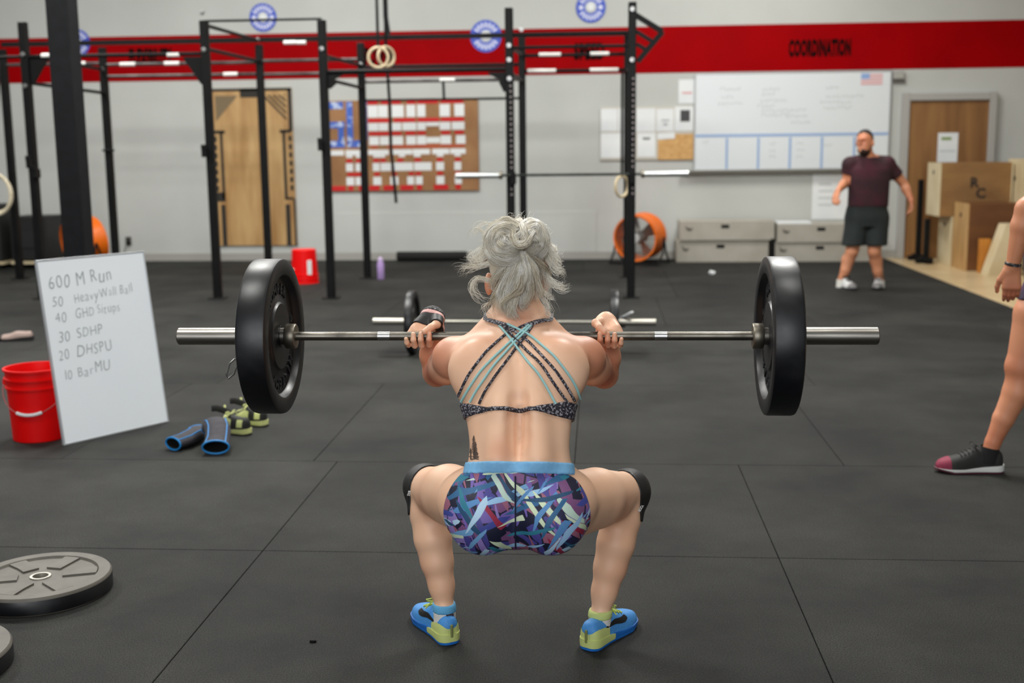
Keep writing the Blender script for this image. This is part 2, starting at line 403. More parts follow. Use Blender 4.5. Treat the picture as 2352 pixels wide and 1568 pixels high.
# bolts
for x, y, v, u in ((RX[1], YF, 126, 42), (RX[1], YF, 198, 47), (RX[2], YF, 115, 463), (RX[2], YF, 30, 463), (RX[3], YF, 113, 736), (RX[2], YB, 92, 594), (RX[3], YB, 148, 828), (RX[4], YF, 105, 1175),
                   (RX[4], YF, 138, 1165), (RX[5], YF, 138, 1457), (RX[4], YB, 69, 1196), (RX[5], YF, 22, 1457), (RX[4], YF, 181, 1176), (RX[1], YB, 160, 230)):
    MB().lathe([(0, .02), (.022, .018), (.026, 0)], 8, frame_matrix(rl((x, y - PW / 2 - .001, zat(v, y, u))), (1, 0, 0), (0, 0, 1))).build('bolt', M_bolt, rig)
for u0, u1, v, Y in ((174, 197, 146, YB), (276, 311, 148, YB), (378, 412, 146, YB), (514, 546, 171, YB), (652, 680, 98, YB - .04), (682, 702, 98, YB - .04), (1238, 1288, 126, YB), (1356, 1399, 124, YB), (1212, 1277, 163, YB), (1355, 1420, 161, YB),
                     (96, 122, 128, YF), (385, 412, 126, YF), (1010, 1045, 184, YB)):
    tape(u0, u1, v, v - .5, Y)
# angled multi-grip frame bolted to the end upright
gp = [at(1459, 34, YF), at(1522, 73, YF), at(1464, 142, YF)]
m = MB()
for a, b in ((0, 1), (1, 2)): m.beam(rl(gp[a]), rl(gp[b]), .05, .05, upv=(0, 1, 0), bev=.003)
for s in (.35, .62):
    a = gp[0].lerp(gp[2], s); b = gp[1].lerp(gp[2], s); m.beam(rl(a), rl(b), .035, .035, upv=(0, 1, 0), bev=.003)
m.build('grip_frame', M_black, rig)
# hooks and pins on uprights
def jcup(u, v, Y, sx=1):
    p = at(u, v, Y); m = MB()
    m.box(rl((p.x, Y - .05, p.z)), (.05, .11, .09), bev=.006); m.box(rl((p.x, Y - .1, p.z + .05)), (.05, .02, .05), bev=.004)
    return m.build('bar_hook', M_black, rig)
jcup(476, 350, YF); jcup(741, 335, YF); jcup(88, 398, YF); jcup(76, 375, YF)
jcup(1180, 412, YF); jcup(1452, 410, YF)
p = at(255, 345, YB); MB().tube([rl((p.x - .08, YB - .05, p.z)), rl((p.x + .06, YB - .05, p.z))], .012, 8).build('pin', M_black, rig)

# ------------------------------------------------------------------ barbells and plates
def barbell(name, label, half, loc, shaft=.655, lsl=.355, rs=.025, mt_shaft=None, mt_sl=None, col=True, rot=None):
    t = thing(name, label, 'barbell', loc, rot=rot)
    ms = mt_shaft or M_steel; ml = mt_sl or M_sleeve
    MX = Matrix.Rotation(math.radians(90), 4, 'Y')
    MB().lathe([(0, -shaft), (.0127, -shaft), (.0127, shaft), (0, shaft)], 20, MX).build('shaft', ms, t)
    for s in (-1, 1):
        k = MX if s > 0 else MX @ Matrix.Rotation(math.pi, 4, 'X')
        sl = MB().lathe([(.0127, shaft + .03), (rs, shaft + .03), (rs, half - .003), (rs - .003, half), (0, half)], 28, k).build('sleeve', ml, t)
        MB().lathe([(.0128, shaft), (.034, shaft), (.0365, shaft + .003), (.0365, shaft + .027), (.034, shaft + .03), (.025, shaft + .03)], 28, k).build('collar', mat('collar_steel', srgb(134, 128, 116), .45, metal=1), t)
    return t
BZ, BY, BXC = .90, 3.323, -.224
bb = barbell('barbell', 'steel barbell held on the shoulders of the squatting person', 1.005, (BXC, BY, BZ), rot=(0, 0, math.radians(.4)))
for x0, x1 in ((-.415, -.38), (.38, .415)):
    MB().tube([(x0, 0, 0), (x1, 0, 0)], .0131, 16).build('grip_mark', mat('bright_steel', srgb(190, 190, 190), .3, metal=1), bb)

def plate_mesh_parts(R=.225, th=.083, kind='hi'):
    """bumper plate about z, both faces alike"""
    h = th / 2
    if kind == 'hi':
        prof = [(.0255, h - .012), (.095, h - .012), (.099, h - .018), (.102, h - .02), (.168, h - .02), (.172, h - .016), (.178, h - .002), (.182, h), (R - .008, h), (R - .002, h - .003), (R, h - .01)]
    prof = prof + [(r, -z) for r, z in reversed(prof)]
    return prof
M_emb = mat('embossed_rubber', srgb(34, 35, 37), .38)
def bumper(name, label, loc, rot, txts=(('45', .136, 90), ('LBS', .136, -90)), R=.225, th=.083, group=None, arc=None):
    t = thing(name, label, 'weight plate', loc, rot=rot, group=group)
    MB().lathe(plate_mesh_parts(R, th) + [plate_mesh_parts(R, th)[0]], 96).build('plate_body', M_rubber, t)
    if arc:
        for s in (-1, 1):
            for word, ang0, step, size in arc:
                for i, ch in enumerate(word):
                    a = math.radians(ang0 - s * step * (i - (len(word) - 1) / 2))
                    if ch == ' ': continue
                    me = text_mesh(ch, size, depth=.003, bold=.0006)
                    rad = Vector((math.cos(a), math.sin(a), 0)); tan = Vector((math.sin(a), -math.cos(a), 0))
                    if s > 0: Mx = frame_matrix(rad * .137 + Vector((0, 0, th / 2 - .019)), tan, rad)
                    else: Mx = frame_matrix(rad * .137 - Vector((0, 0, th / 2 - .019)), -tan, rad)
                    me.transform(Mx); link('raised_letter', me, M_emb, t)
    MB().lathe([(.0252, th / 2 - .011), (.033, th / 2 - .011), (.033, th / 2 - .0135), (.0252, th / 2 - .0135), (.0252, th / 2 - .011)], 24).build('hub_ring', M_rubber, t)
    return t
ARC = [('45', 90, 14, .05), ('HI-TEMP', 180, 14, .042), ('45', -90, 14, .05), ('BUMPER', 0, 14, .042)]
xin = .655 + .03
for s, lab in ((-1, 'thick black bumper plate on the left end of the raised barbell'), (1, 'scuffed black bumper plate on the right end of the raised barbell')):
    bumper('bumper_plate', lab, (BXC + s * (xin + .0425) , BY + s * .005, BZ), (Matrix.Rotation(math.radians(90), 4, 'Y') @ Matrix.Rotation(math.radians(187 if s < 0 else 12), 4, 'Z')).to_euler(), arc=ARC, group='plates on the raised barbell')
# spring collar behind the left plate: only its handle loops hang into view
t = thing('spring_clip', 'chrome wire spring clip hanging under the left plate', 'clip', (BXC - (xin + .0425) - .092, BY - .004, BZ))
m = MB(); hel = [(.002 + .012 * k / 40, .0305 * math.cos(k / 40 * 4 * math.pi + 4.4), .0305 * math.sin(k / 40 * 4 * math.pi + 4.4)) for k in range(41)]
m.tube(hel, .0032, 6); m.build('coil', M_bolt, t)
for dx in (0.004, -.012):
    lp = [(dx, -.028, -.02), (dx - .004, -.034, -.07), (dx - .018, -.04, -.105), (dx - .034, -.042, -.118), (dx - .04, -.04, -.108), (dx - .03, -.036, -.075), (dx - .016, -.03, -.062), (dx - .004, -.03, -.07)]
    MB().tube(lp, .0033, 6).build('loop_handle', M_bolt, t)
    break
# barbell lying on the floor behind
p0 = onfloor(857, 738, .225); p1 = onfloor(1507, 740, .225)
FBY = (p0.y + p1.y) / 2; FBX = (p0.x + p1.x) / 2; half2 = (p1.x - p0.x) / 2
b2 = barbell('barbell', 'barbell resting on floor mats behind the squatting person', half2, (FBX, FBY, .225), shaft=.655, mt_shaft=mat('dull_steel', srgb(150, 148, 138), .4, metal=.9), mt_sl=mat('dull_sleeve', srgb(170, 166, 156), .4, metal=.9), rot=(0, 0, math.atan2(p1.y - p0.y, p1.x - p0.x)))
for s, lab in ((-1, 'black bumper plate of the floor barbell beside the gripping left hand'), (1, 'black bumper plate of the floor barbell behind the bare right hand')):
    t = bumper('bumper_plate', lab, (FBX + s * (xin + .03), FBY + s * .01, .225), (0, math.radians(90), 0), th=.055, group='plates on the floor barbell')
# white plastic lock collar
t = thing('lock_collar', 'white plastic lock collar on the floor barbell beside its plate', 'clip', (FBX + (xin + .03) + .055, FBY + .01, .225))
MB().lathe([(.026, -.02), (.042, -.02), (.042, .02), (.026, .02), (.026, -.02)], 20, Matrix.Rotation(math.radians(90), 4, 'Y')).build('ring', mat('grey_clip_plastic', srgb(70, 72, 76), .5), t)
MB().beam((.0, -.02, .035), (.07, -.05, .075), .03, .016, bev=.004).build('lever', M_white, t)
# barbell stored on the rack
q0 = at(1047, 403, YF - .08); q1 = at(1582, 399, YF - .08)
b3 = barbell('barbell', 'empty barbell racked on hooks of the pull-up rig', (q1.x - q0.x) / 2, ((q0.x + q1.x) / 2, YF - .085, (q0.z + q1.z) / 2), rs=.028, mt_shaft=mat('green_black_bar', srgb(62, 66, 62), .4, metal=.7, col2=srgb(30, 34, 32), scale=10), mt_sl=mat('pale_sleeve', srgb(196, 200, 200), .35, metal=.8))
# flat plates in the foreground
M_greyrub = mat('grey_plate_rubber', srgb(86, 82, 75), .6, col2=srgb(98, 94, 86), scale=14, bump=.1)
def iron_plate(label, loc, rz):
    t = thing('bumper_plate', label, 'weight plate', loc, rz)
    h = .06; R = .225
    prof = [(.034, h - .008), (.178, h - .008), (.183, h), (R - .006, h), (R, h - .008), (R, .006), (R - .005, 0), (.034, 0), (.034, h - .008)]
    MB().lathe(prof, 96).build('plate_body', M_greyrub, t)
    MB().lathe([(.0255, 0), (.0255, h - .004), (.0335, h - .004), (.0335, 0)], 32).build('hub_ring', mat('pale_hub_steel', srgb(200, 196, 186), .35, metal=.8), t)
    MB().lathe([(R + .0004, .006), (R + .0004, h - .010), (R - .004, h - .003)], 96).build('rim_band', M_rubber, t)
    for k in range(6):           # recessed fan pockets shown as raised spoke pads between them
        m = MB(); a0 = k * math.pi / 3
        pts = [(.075, -.36), (.178, -.16), (.178, .16), (.12, .2), (.075, .36)]
        poly = [(r * math.cos(a0 + a), r * math.sin(a0 + a)) for r, a in pts]
        outer = [(.178 * math.cos(a0 - .16 + .32 * i / 6), .178 * math.sin(a0 - .16 + .32 * i / 6)) for i in range(7)]
        poly = [poly[0]] + outer + [poly[3], poly[4]]
        m.prism(poly, h - .009, h - .0015); m.build('spoke_pad', M_greyrub, t)
        d = .003
    return t
pc = onfloor(93, 1322, .055)
iron_plate('grey rubber plate with metal hub lying flat on the mats', (pc.x, pc.y, 0), .35)
pc2 = onfloor(0, 1505, .05)
iron_plate('grey plate edge at the bottom left corner of the picture', (pc2.x - .215, pc2.y, 0), .1)
# ================================================================== THINGS ON AND BY THE BACK WALL
M_blue = mat('blue_decal', srgb(52, 82, 190), .5)
M_grey = mat('grey_print', srgb(168, 172, 174), .8)
def decal(u, v, rpx, label):
    c = wpt(u, v, .009); r = rpx * (at(u + 10, v, WY).x - at(u, v, WY).x) / 10
    t = thing('wall_decal', label, 'wall sign', c, group='round blue wall decals', rot=(math.radians(90), 0, 0))
    MB().lathe([(0, .003), (r, .003), (r, -.006)], 40).build('disc', M_blue, t)
    MB().lathe([(0, .0055), (r * .38, .005), (r * .4, .002)], 24).build('hub', mat('decal_hub', srgb(200, 204, 206), .6), t)
    MB().lathe([(0, .0075), (r * .22, .007), (r * .23, .005)], 20).build('hub_center', M_white, t)
    M_l = mat('decal_lettering', srgb(216, 218, 236), .6)
    for s in (1, -1):
        m = MB()
        for k in range(7):
            a = math.radians(90 * s + (k - 3) * 19); d = Vector((math.cos(a), math.sin(a), 0)); n = Vector((-d.y, d.x, 0))
            m.prism([(d * (r * .52) - n * r * .055)[:2], (d * (r * .84) - n * r * .085)[:2], (d * (r * .84) + n * r * .085)[:2], (d * (r * .52) + n * r * .055)[:2]], .003, .0042)
        o = m.build('arc_lettering', M_l, t)
        MB().lathe([(0, .0042), (r * .15, .0042), (r * .15, .003)], 12, Matrix.Translation((r * .66 * s, 0, 0))).build('side_emblem', M_l, t)
decal(178, 98, 29, 'round blue decal half hidden behind the charcoal column')
decal(604, 40, 31, 'round blue and white decal above the wooden wall panel')
decal(1116, 83, 36, 'round blue decal overlapping the top of the red stripe')
decal(1357, 17, 34, 'round blue decal highest up on the pale wall')
# ---- tall wooden panel with black artwork
def wallbox(u0, v0, u1, v1, th, off=0.0):
    a = wpt(u0, v0, off); b = wpt(u1, v1, off); c = (a + b) / 2
    return (c.x, WY - off - th / 2, c.z), (abs(b.x - a.x), th, abs(a.z - b.z))
pa, pb = wpt(483, 204), wpt(684, 563)
t = thing('wooden_panel', 'tall plywood panel with black geometric artwork on the wall', 'wall panel', ((pa.x + pb.x) / 2, WY - .001, pb.z))
PWd, PHt = pb.x - pa.x, pa.z - pb.z
MB().box((0, -.012, PHt / 2), (PWd, .024, PHt), bev=.003).build('board', M_ply, t)
M_art = mat('black_artwork', srgb(38, 34, 28), .7)
def art(name, x0, z0, x1, z1, mt=None):     # fractions of the panel, z from the top
    MB().box(((x0 + x1) / 2 * PWd - PWd / 2, -.0255, PHt * (1 - (z0 + z1) / 2)), (abs(x1 - x0) * PWd, .003, abs(z1 - z0) * PHt)).build(name, mt or M_art, t)
art('border_strip', 0, 0, 1, .018); art('border_strip', .955, 0, 1, .27); art('border_strip', 0, 0, .03, .27)
art('title_block', .37, .0, .60, .058)
put_text('title_lettering', 'BEAST', frame_matrix((-.02 * PWd, -.0285, PHt * .97), (1, 0, 0), (0, 0, 1)), .07, mat('tan_letter', srgb(170, 136, 92), .7), t, bold=.001) if False else None
for s in (0, 1):
    f = (lambda x: x) if s == 0 else (lambda x: 1 - x)
    art('shelf_mark', f(.02), .262, f(.16), .282)
    art('inner_strip', f(.095), .27, f(.13), .70)
    art('step_block', f(.0), .655, f(.13), .715) if s == 0 else art('step_block', f(.02), .69, f(.13), .705)
    art('foot_strip', f(.07), .735, f(.125), 1.0)
    art('outer_strip', f(.0), .70, f(.025), 1.0)
    for k in range(7): art('side_letter', f(.015), .30 + k * .052, f(.055), .335 + k * .052)
def tri(name, pts, mt):
    M = Matrix.Translation((-PWd / 2, -.024, PHt)) @ Matrix(((PWd, 0, 0, 0), (0, 0, -1, 0), (0, -PHt, 0, 0), (0, 0, 0, 1)))
    MB().prism(pts, 0, .003, M).build(name, mt, t)
tri('corner_triangle', [(.06, .045), (.34, .045), (.06, .205)], mat('grey_brown_artwork', srgb(120, 102, 76), .7))
for k in range(5):
    a = .0 + k * .062
    tri('corner_hatch', [(.64 + a, .045), (.672 + a, .045), (.93, .205 - (a + .0) * .62 - .018), (.93, .205 - a * .62)], M_art)
# ---- flag collage
fa, fb = wpt(744, 232), wpt(1101, 437)
fl = thing('flag_collage', 'flag collage of red, white and blue paper tiles on brown board', 'wall art', ((fa.x + fb.x) / 2, WY - .009, fb.z))
FWd, FHt = fb.x - fa.x, fa.z - fb.z
MB().box((0, -.01, FHt / 2), (FWd, .02, FHt), bev=.002).build('backing_board', mat('brown_board', srgb(160, 118, 78), .75, col2=srgb(142, 100, 62), scale=3), fl)
M_tr = mat('red_paper', srgb(196, 12, 20), .7); M_tw = mat('white_paper_tile', srgb(226, 228, 228), .75)
M_tb = mat('blue_star_paper', srgb(62, 100, 190), .7, col2=srgb(188, 200, 226), scale=16, detail=2, ramp=(.52, .62)); M_td = mat('faded_red_paper', srgb(176, 78, 50), .75)
def tiles(mt, y0, y1, spans):
    for x0, x1 in spans:
        u0, u1 = 730 + x0 / 6.03, 730 + x1 / 6.03; v0, v1 = 210 + y0 / 6.03, 210 + y1 / 6.03
        fx = lambda u: (u - 744) / 357 - .5
        slope = (u0 + u1 - 1845) / 2 * -.004
        z0 = FHt * (1 - (v0 - 232 + slope) / 205); z1 = FHt * (1 - (v1 - 232 + slope) / 205)
        MB().box(((fx(u0) + fx(u1)) / 2 * FWd, -.022, (z0 + z1) / 2), ((u1 - u0) / 357 * FWd - .004, .005, abs(z0 - z1))).build('paper_tile', mt, fl)
tiles(M_tb, 145, 240, [(120, 360)]); tiles(M_tb, 242, 410, [(108, 160)]); tiles(M_tb, 412, 500, [(125, 375)]); tiles(M_tb, 502, 668, [(275, 360)]); tiles(M_tb, 670, 760, [(140, 370), (492, 690)])
tiles(M_tb, 145, 668, [(400, 490), (650, 695)]); tiles(M_tb, 670, 760, [(400, 490)])
tiles(M_tr, 145, 188, [(700, 850), (890, 1000), (1040, 1170), (1250, 1380), (1400, 1690), (1720, 2040)])
tiles(M_tw, 200, 365, [(700, 845), (848, 985), (1020, 1210), (1240, 1370), (1390, 1510), (1705, 1850), (1910, 2050)])
tiles(M_tr, 380, 430, [(700, 1000), (1060, 1370), (1400, 1700), (1720, 2045)])
tiles(M_tw, 440, 545, [(700, 845), (848, 985), (1030, 1170), (1180, 1380), (1390, 1510), (1700, 1855), (1870, 2050)]); tiles(M_tw, 440, 492, [(1512, 1698)])
tiles(M_tr, 560, 605, [(710, 1000), (1030, 1170), (1220, 1370), (1390, 1510), (1720, 1850), (1910, 2040)])
tiles(M_tw, 620, 735, [(710, 850), (860, 990), (1030, 1190), (1230, 1370), (1380, 1510), (1710, 1860), (1925, 2060)]); tiles(M_tw, 640, 720, [(1512, 1708)])
tiles(M_td, 742, 782, [(730, 830), (960, 1330), (1334, 1700), (1704, 2050)])
tiles(M_tw, 800, 870, [(140, 350), (370, 610), (690, 985), (1030, 1310), (1314, 1560), (1590, 1830), (1840, 2060)])
tiles(M_tw, 872, 905, [(380, 470), (515, 610), (760, 930), (1120, 1210), (1330, 1430), (1650, 1750), (1900, 1990)])
tiles(M_tr, 925, 970, [(375, 465), (515, 620), (760, 845), (860, 940), (1095, 1185), (1340, 1430), (1650, 1740), (1905, 1990)])
tiles(M_tw, 980, 1090, [(370, 475), (505, 610), (750, 850), (860, 1010), (1050, 1320), (1330, 1580), (1640, 1755), (1895, 1995)])
tiles(M_tr, 1110, 1155, [(385, 610), (765, 850), (1010, 1090), (1255, 1330), (1350, 1430), (1650, 1740), (1905, 1990)])
tiles(M_tw, 1170, 1280, [(370, 485), (500, 590), (750, 870), (990, 1110), (1230, 1330), (1350, 1450), (1640, 1755), (1900, 2000)])
tiles(M_tr, 1288, 1355, [(165, 360), (395, 470), (540, 620), (690, 840), (890, 1060), (1130, 1320), (1360, 1440), (1600, 1810), (1905, 1985)])
# ---- long whiteboard
M_wb = mat('whiteboard_enamel', srgb(222, 227, 230), .28)
wa, wb_ = wpt(1597, 170), wpt(2037, 386)
wbd = thing('whiteboard', 'long wall whiteboard ruled with blue columns and faint writing', 'whiteboard', ((wa.x + wb_.x) / 2, WY - .009, wb_.z))
BW, BH = wb_.x - wa.x, wa.z - wb_.z
MB().box((0, -.014, BH / 2), (BW, .028, BH), bev=.002).build('panel', M_wb, wbd)
M_al = mat('aluminium_trim', srgb(196, 198, 198), .4, metal=.7)
for x in (-BW / 2, BW / 2): MB().box((x, -.017, BH / 2), (.018, .034, BH + .018), bev=.003).build('edge_trim', M_al, wbd)
for z in (0, BH): MB().box((0, -.017, z), (BW - .018, .034, .018), bev=.003).build('edge_trim', M_al, wbd)
MB().box((-.12, -.05, -.02), (BW + .1, .1, .03), bev=.004).build('tray', mat('tray_grey', srgb(120, 118, 110), .5, metal=.4), wbd)
M_bl = mat('blue_tape', srgb(150, 176, 214), .6)
zl = BH * (1 - (310 - 170) / 218)
MB().box((0, -.0295, zl), (BW - .02, .002, .035)).build('ruled_line', M_bl, wbd)
for u in (1671, 1743, 1815, 1887, 1960):
    x = (u - 1597) / 440 * BW - BW / 2; MB().box((x, -.0295, zl / 2 - .01), (.03, .002, zl - .04)).build('ruled_line', M_bl, wbd)
random.seed(5)
M_faint = mat('faint_marker', srgb(186, 192, 192), .7)
for (u, v, w) in [(1677, 205, 44), (1672, 223, 30), (1677, 238, 52), (1768, 207, 34), (1765, 218, 30), (1776, 232, 58), (1760, 244, 40), (1800, 255, 100), (1780, 264, 60), (1830, 268, 50), (1838, 282, 40), (1908, 205, 28), (1935, 225, 80), (1915, 238, 66), (1920, 250, 60),
                  (1775, 330, 10), (1775, 345, 10), (1775, 358, 10), (1836, 330, 10), (1838, 345, 12), (1836, 360, 10), (1620, 325, 8), (1900, 335, 12)]:
    m = MB(); x0 = (u - w / 2 - 1597) / 440 * BW - BW / 2; zc = BH * (1 - (v - 170) / 218); x = x0; L = w / 440 * BW
    while x < x0 + L:
        s = random.uniform(.02, .045); h = random.uniform(.02, .045); m.box((x, -.0288, zc + random.uniform(-.006, .006)), (.007, .001, h)); m.box((x + s / 2, -.0288, zc + random.choice((-1, 0, 1)) * h * .4), (s * .8, .001, .007)); x += s + .012
    o = m.build('marker_scribble', M_faint, wbd); o['kind'] = 'stuff'
fx0 = (1970 - 1597) / 440 * BW - BW / 2; fz0 = BH * (1 - (201 - 170) / 218); fw_, fh_ = 48 / 440 * BW, 26 / 218 * BH
MB().box((fx0 + fw_ / 2, -.0288, fz0 + fh_ / 2), (fw_, .0012, fh_)).build('flag_print', mat('faded_pink_print', srgb(226, 206, 208), .7), wbd)
for k in range(4): MB().box((fx0 + fw_ / 2, -.0296, fz0 + fh_ * (.1 + .25 * k)), (fw_, .0006, fh_ * .12)).build('flag_stripe', mat('faded_red_print', srgb(212, 158, 160), .7), wbd)
MB().box((fx0 + fw_ * .2, -.0298, fz0 + fh_ * .76), (fw_ * .4, .0008, fh_ * .48)).build('flag_canton', mat('faded_blue_print', srgb(140, 168, 214), .7), wbd)
# ---- cork notice board and its sheets
ca, cb2 = wpt(1379, 246), wpt(1592, 366)
nb = thing('notice_board', 'cork notice board covered in pinned sheets beside the whiteboard', 'notice board', ((ca.x + cb2.x) / 2, WY - .009, cb2.z))
NW, NH = cb2.x - ca.x, ca.z - cb2.z
MB().box((0, -.006, NH / 2), (NW, .012, NH), bev=.002).build('backing', mat('pale_backing', srgb(196, 192, 182), .8), nb)
MB().box((NW * .31, -.0135, NH * .24), (NW * .38, .003, NH * .48)).build('cork_patch', mat('cork', srgb(212, 170, 112), .85, col2=srgb(196, 150, 92), scale=20), nb)
def sheet(u0, v0, u1, v1, label, off=.0225, grp='sheets pinned by the whiteboard', tilt=0.0, marks=()):
    c, s = wallbox(u0, v0, u1, v1, .002, off)
    t = thing('paper_sheet', label, 'paper', (c[0], WY - off, c[2]), group=grp)
    t.rotation_euler = (0, tilt, 0)
    MB().box((0, -.001, 0), (s[0], .002, s[2])).build('page', M_paper, t)
    for (x0, z0, x1, z1, mt) in marks:
        MB().box(((x0 + x1) / 2 * s[0], -.0025, (z0 + z1) / 2 * s[2]), ((x1 - x0) * s[0], .001, (z1 - z0) * s[2])).build('print', mt, t)
    return t
M_dp = mat('dark_print', srgb(70, 70, 72), .8); M_mp = mat('mid_print', srgb(170, 174, 176), .8)
row_n = ['first', 'second', 'third']
sheet(1380, 250, 1418, 301, 'blank white sheet at the upper left corner of notice board')
sheet(1420, 249, 1458, 301, 'white sheet of the upper row half behind the rig upright')
sheet(1462, 249, 1505, 302, 'blank white sheet just right of the rig upright, upper row')
sheet(1508, 250, 1547, 301, 'white sheet with grey print in the upper row', marks=[(-.2, -.05, .25, .02, M_mp), (-.1, -.25, .15, -.14, M_mp)])
sheet(1550, 245, 1592, 300, 'white sheet with a dark square print at the upper right', marks=[(-.2, -.12, .32, .36, M_dp)])
sheet(1380, 306, 1428, 362, 'blank white sheet at the lower left corner of notice board')
sheet(1430, 305, 1458, 360, 'white sheet of the lower row half behind the rig upright')
sheet(1464, 305, 1505, 360, 'white sheet with one dark line, lower row of notice board', marks=[(-.2, .22, .2, .3, M_dp)])
sheet(1510, 305, 1550, 319, 'torn white strip pinned on the cork patch', off=.0265, tilt=-.06)
sheet(1559, 183, 1597, 237, 'white sheet taped high beside the whiteboard edge', off=.002, marks=[(-.3, -.1, .3, -.02, mat('faded_red_print', srgb(212, 158, 160), .7))])
sheet(1867, 398, 1960, 503, 'large white poster sheet low on wall behind the standing person', off=.002, marks=[(-.35, .25, -.05, .28, M_faint), (-.35, .1, 0, .13, M_faint), (-.35, -.05, .05, -.02, M_faint), (-.35, -.2, 0, -.17, M_faint)])
c, s = wallbox(2155, 305, 2198, 372, .002, .0535)
t = thing('door_notice', 'white notice sheet with green heading on the brown door', 'paper', (c[0], WY - .0535, c[2]))
MB().box((0, -.001, 0), (s[0], .002, s[2])).build('page', M_paper, t)
MB().box((-.02, -.0025, s[2] * .3), (s[0] * .5, .001, s[2] * .1)).build('heading', mat('green_print', srgb(126, 150, 80), .8), t)
MB().box((0, -.0025, -s[2] * .12), (s[0] * .8, .001, s[2] * .03)).build('text_line', M_mp, t)
# ---- conduit box by the whiteboard
p = wpt(2062, 176)
t = thing('cable_trunking', 'grey metal cable trunking between whiteboard and door frame', 'cable trunking', (p.x, WY, p.z))
MB().box((.0, -.03, .02), (.13, .06, .1), bev=.004).build('cover', mat('grey_trunking', srgb(164, 164, 158), .6), t)
MB().beam((-.06, -.02, -.06), (.09, -.02, -.06), .03, .025, bev=.003).build('duct', mat('dark_duct', srgb(96, 94, 86), .6), t)
# ---- wall socket with cord
p = wpt(296, 553)
t = thing('wall_socket', 'small dark wall socket near the floor by the orange fan', 'socket', (p.x, WY, p.z))
MB().box((0, -.012, 0), (.075, .024, .11), bev=.006).build('faceplate', mat('dark_socket', srgb(60, 58, 54), .5), t)
MB().box((0, -.035, -.02), (.04, .025, .04), bev=.006).build('plug', M_black, t)
MB().tube([(0, -.05, -.03), (-.04, -.06, -.12), (-.1, -.06, -p.z + .012), (-.22, -.06, -p.z + .006)], .005, 6).build('cord', M_black, t)

# ================================================================== STORAGE BOXES AND GYM KIT BY THE WALL
M_bin = mat('grey_painted_plywood', srgb(176, 172, 160), .6, col2=srgb(166, 160, 148), scale=4)
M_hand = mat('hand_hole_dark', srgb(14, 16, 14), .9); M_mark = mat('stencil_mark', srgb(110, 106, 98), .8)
def storage_box(u0, u1, v0, v1, Y, dep, label, ndir, zbase=None):
    a = at(u0, v1, Y); b = at(u1, v0, Y); z0 = zbase; h = b.z - (at((u0 + u1) / 2, v1, Y).z)
    w = b.x - a.x
    t = thing('jump_box', label, 'plyo box', ((a.x + b.x) / 2, Y, z0), group='grey plyometric boxes along the wall')
    MB().box((0, dep / 2, h / 2), (w, dep, h), bev=.004).build('carcass', M_bin, t)
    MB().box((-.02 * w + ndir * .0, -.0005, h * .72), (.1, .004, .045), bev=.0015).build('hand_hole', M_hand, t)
    m = MB(); m.beam((-w * .44, -.001, h * .72), (-w * .38, -.001, h * .5), .02, .003, upv=(0, 1, 0)); m.beam((-w * .43, -.001, h * .55), (-w * .36, -.001, h * .62), .02, .003, upv=(0, 1, 0))
    o = m.build('stencil', M_mark, t)
    return t, h
_, h1 = storage_box(1553, 1766, 546, 597, 14.85, .45, 'long grey box with hand hole, bottom of the pair next to fan', 0, 0.0)
_, h2 = storage_box(1561, 1780, 500, 545.5, 14.82, .46, 'long grey box with hand hole, top of the pair next to fan', 0, h1)
_, h3 = storage_box(1776, 2000, 554, 599, 14.86, .45, 'long grey box, bottom of the pair behind the standing person', 1, 0.0)
_, h4 = storage_box(1784, 1998, 510, 553.5, 14.84, .45, 'long grey box, top of the pair behind the standing person', 1, h3)
p = at(1822, 505, 14.95)
t = thing('paper_stack', 'thin stack of white paper on top of grey box', 'paper', (p.x, 15.0, h3 + h4))
MB().box((0, 0, .012), (.42, .28, .024), bev=.003).build('sheets', M_paper, t)
p = at(1771, 597, 14.8)
t = thing('steel_post', 'short black steel post standing between the grey boxes', 'post', (p.x + .005, 14.72, 0))
MB().box((0, 0, .15), (.05, .05, .3), bev=.004).build('shaft', M_black, t); MB().box((0, 0, .006), (.09, .09, .012), bev=.002).build('foot', M_black, t)

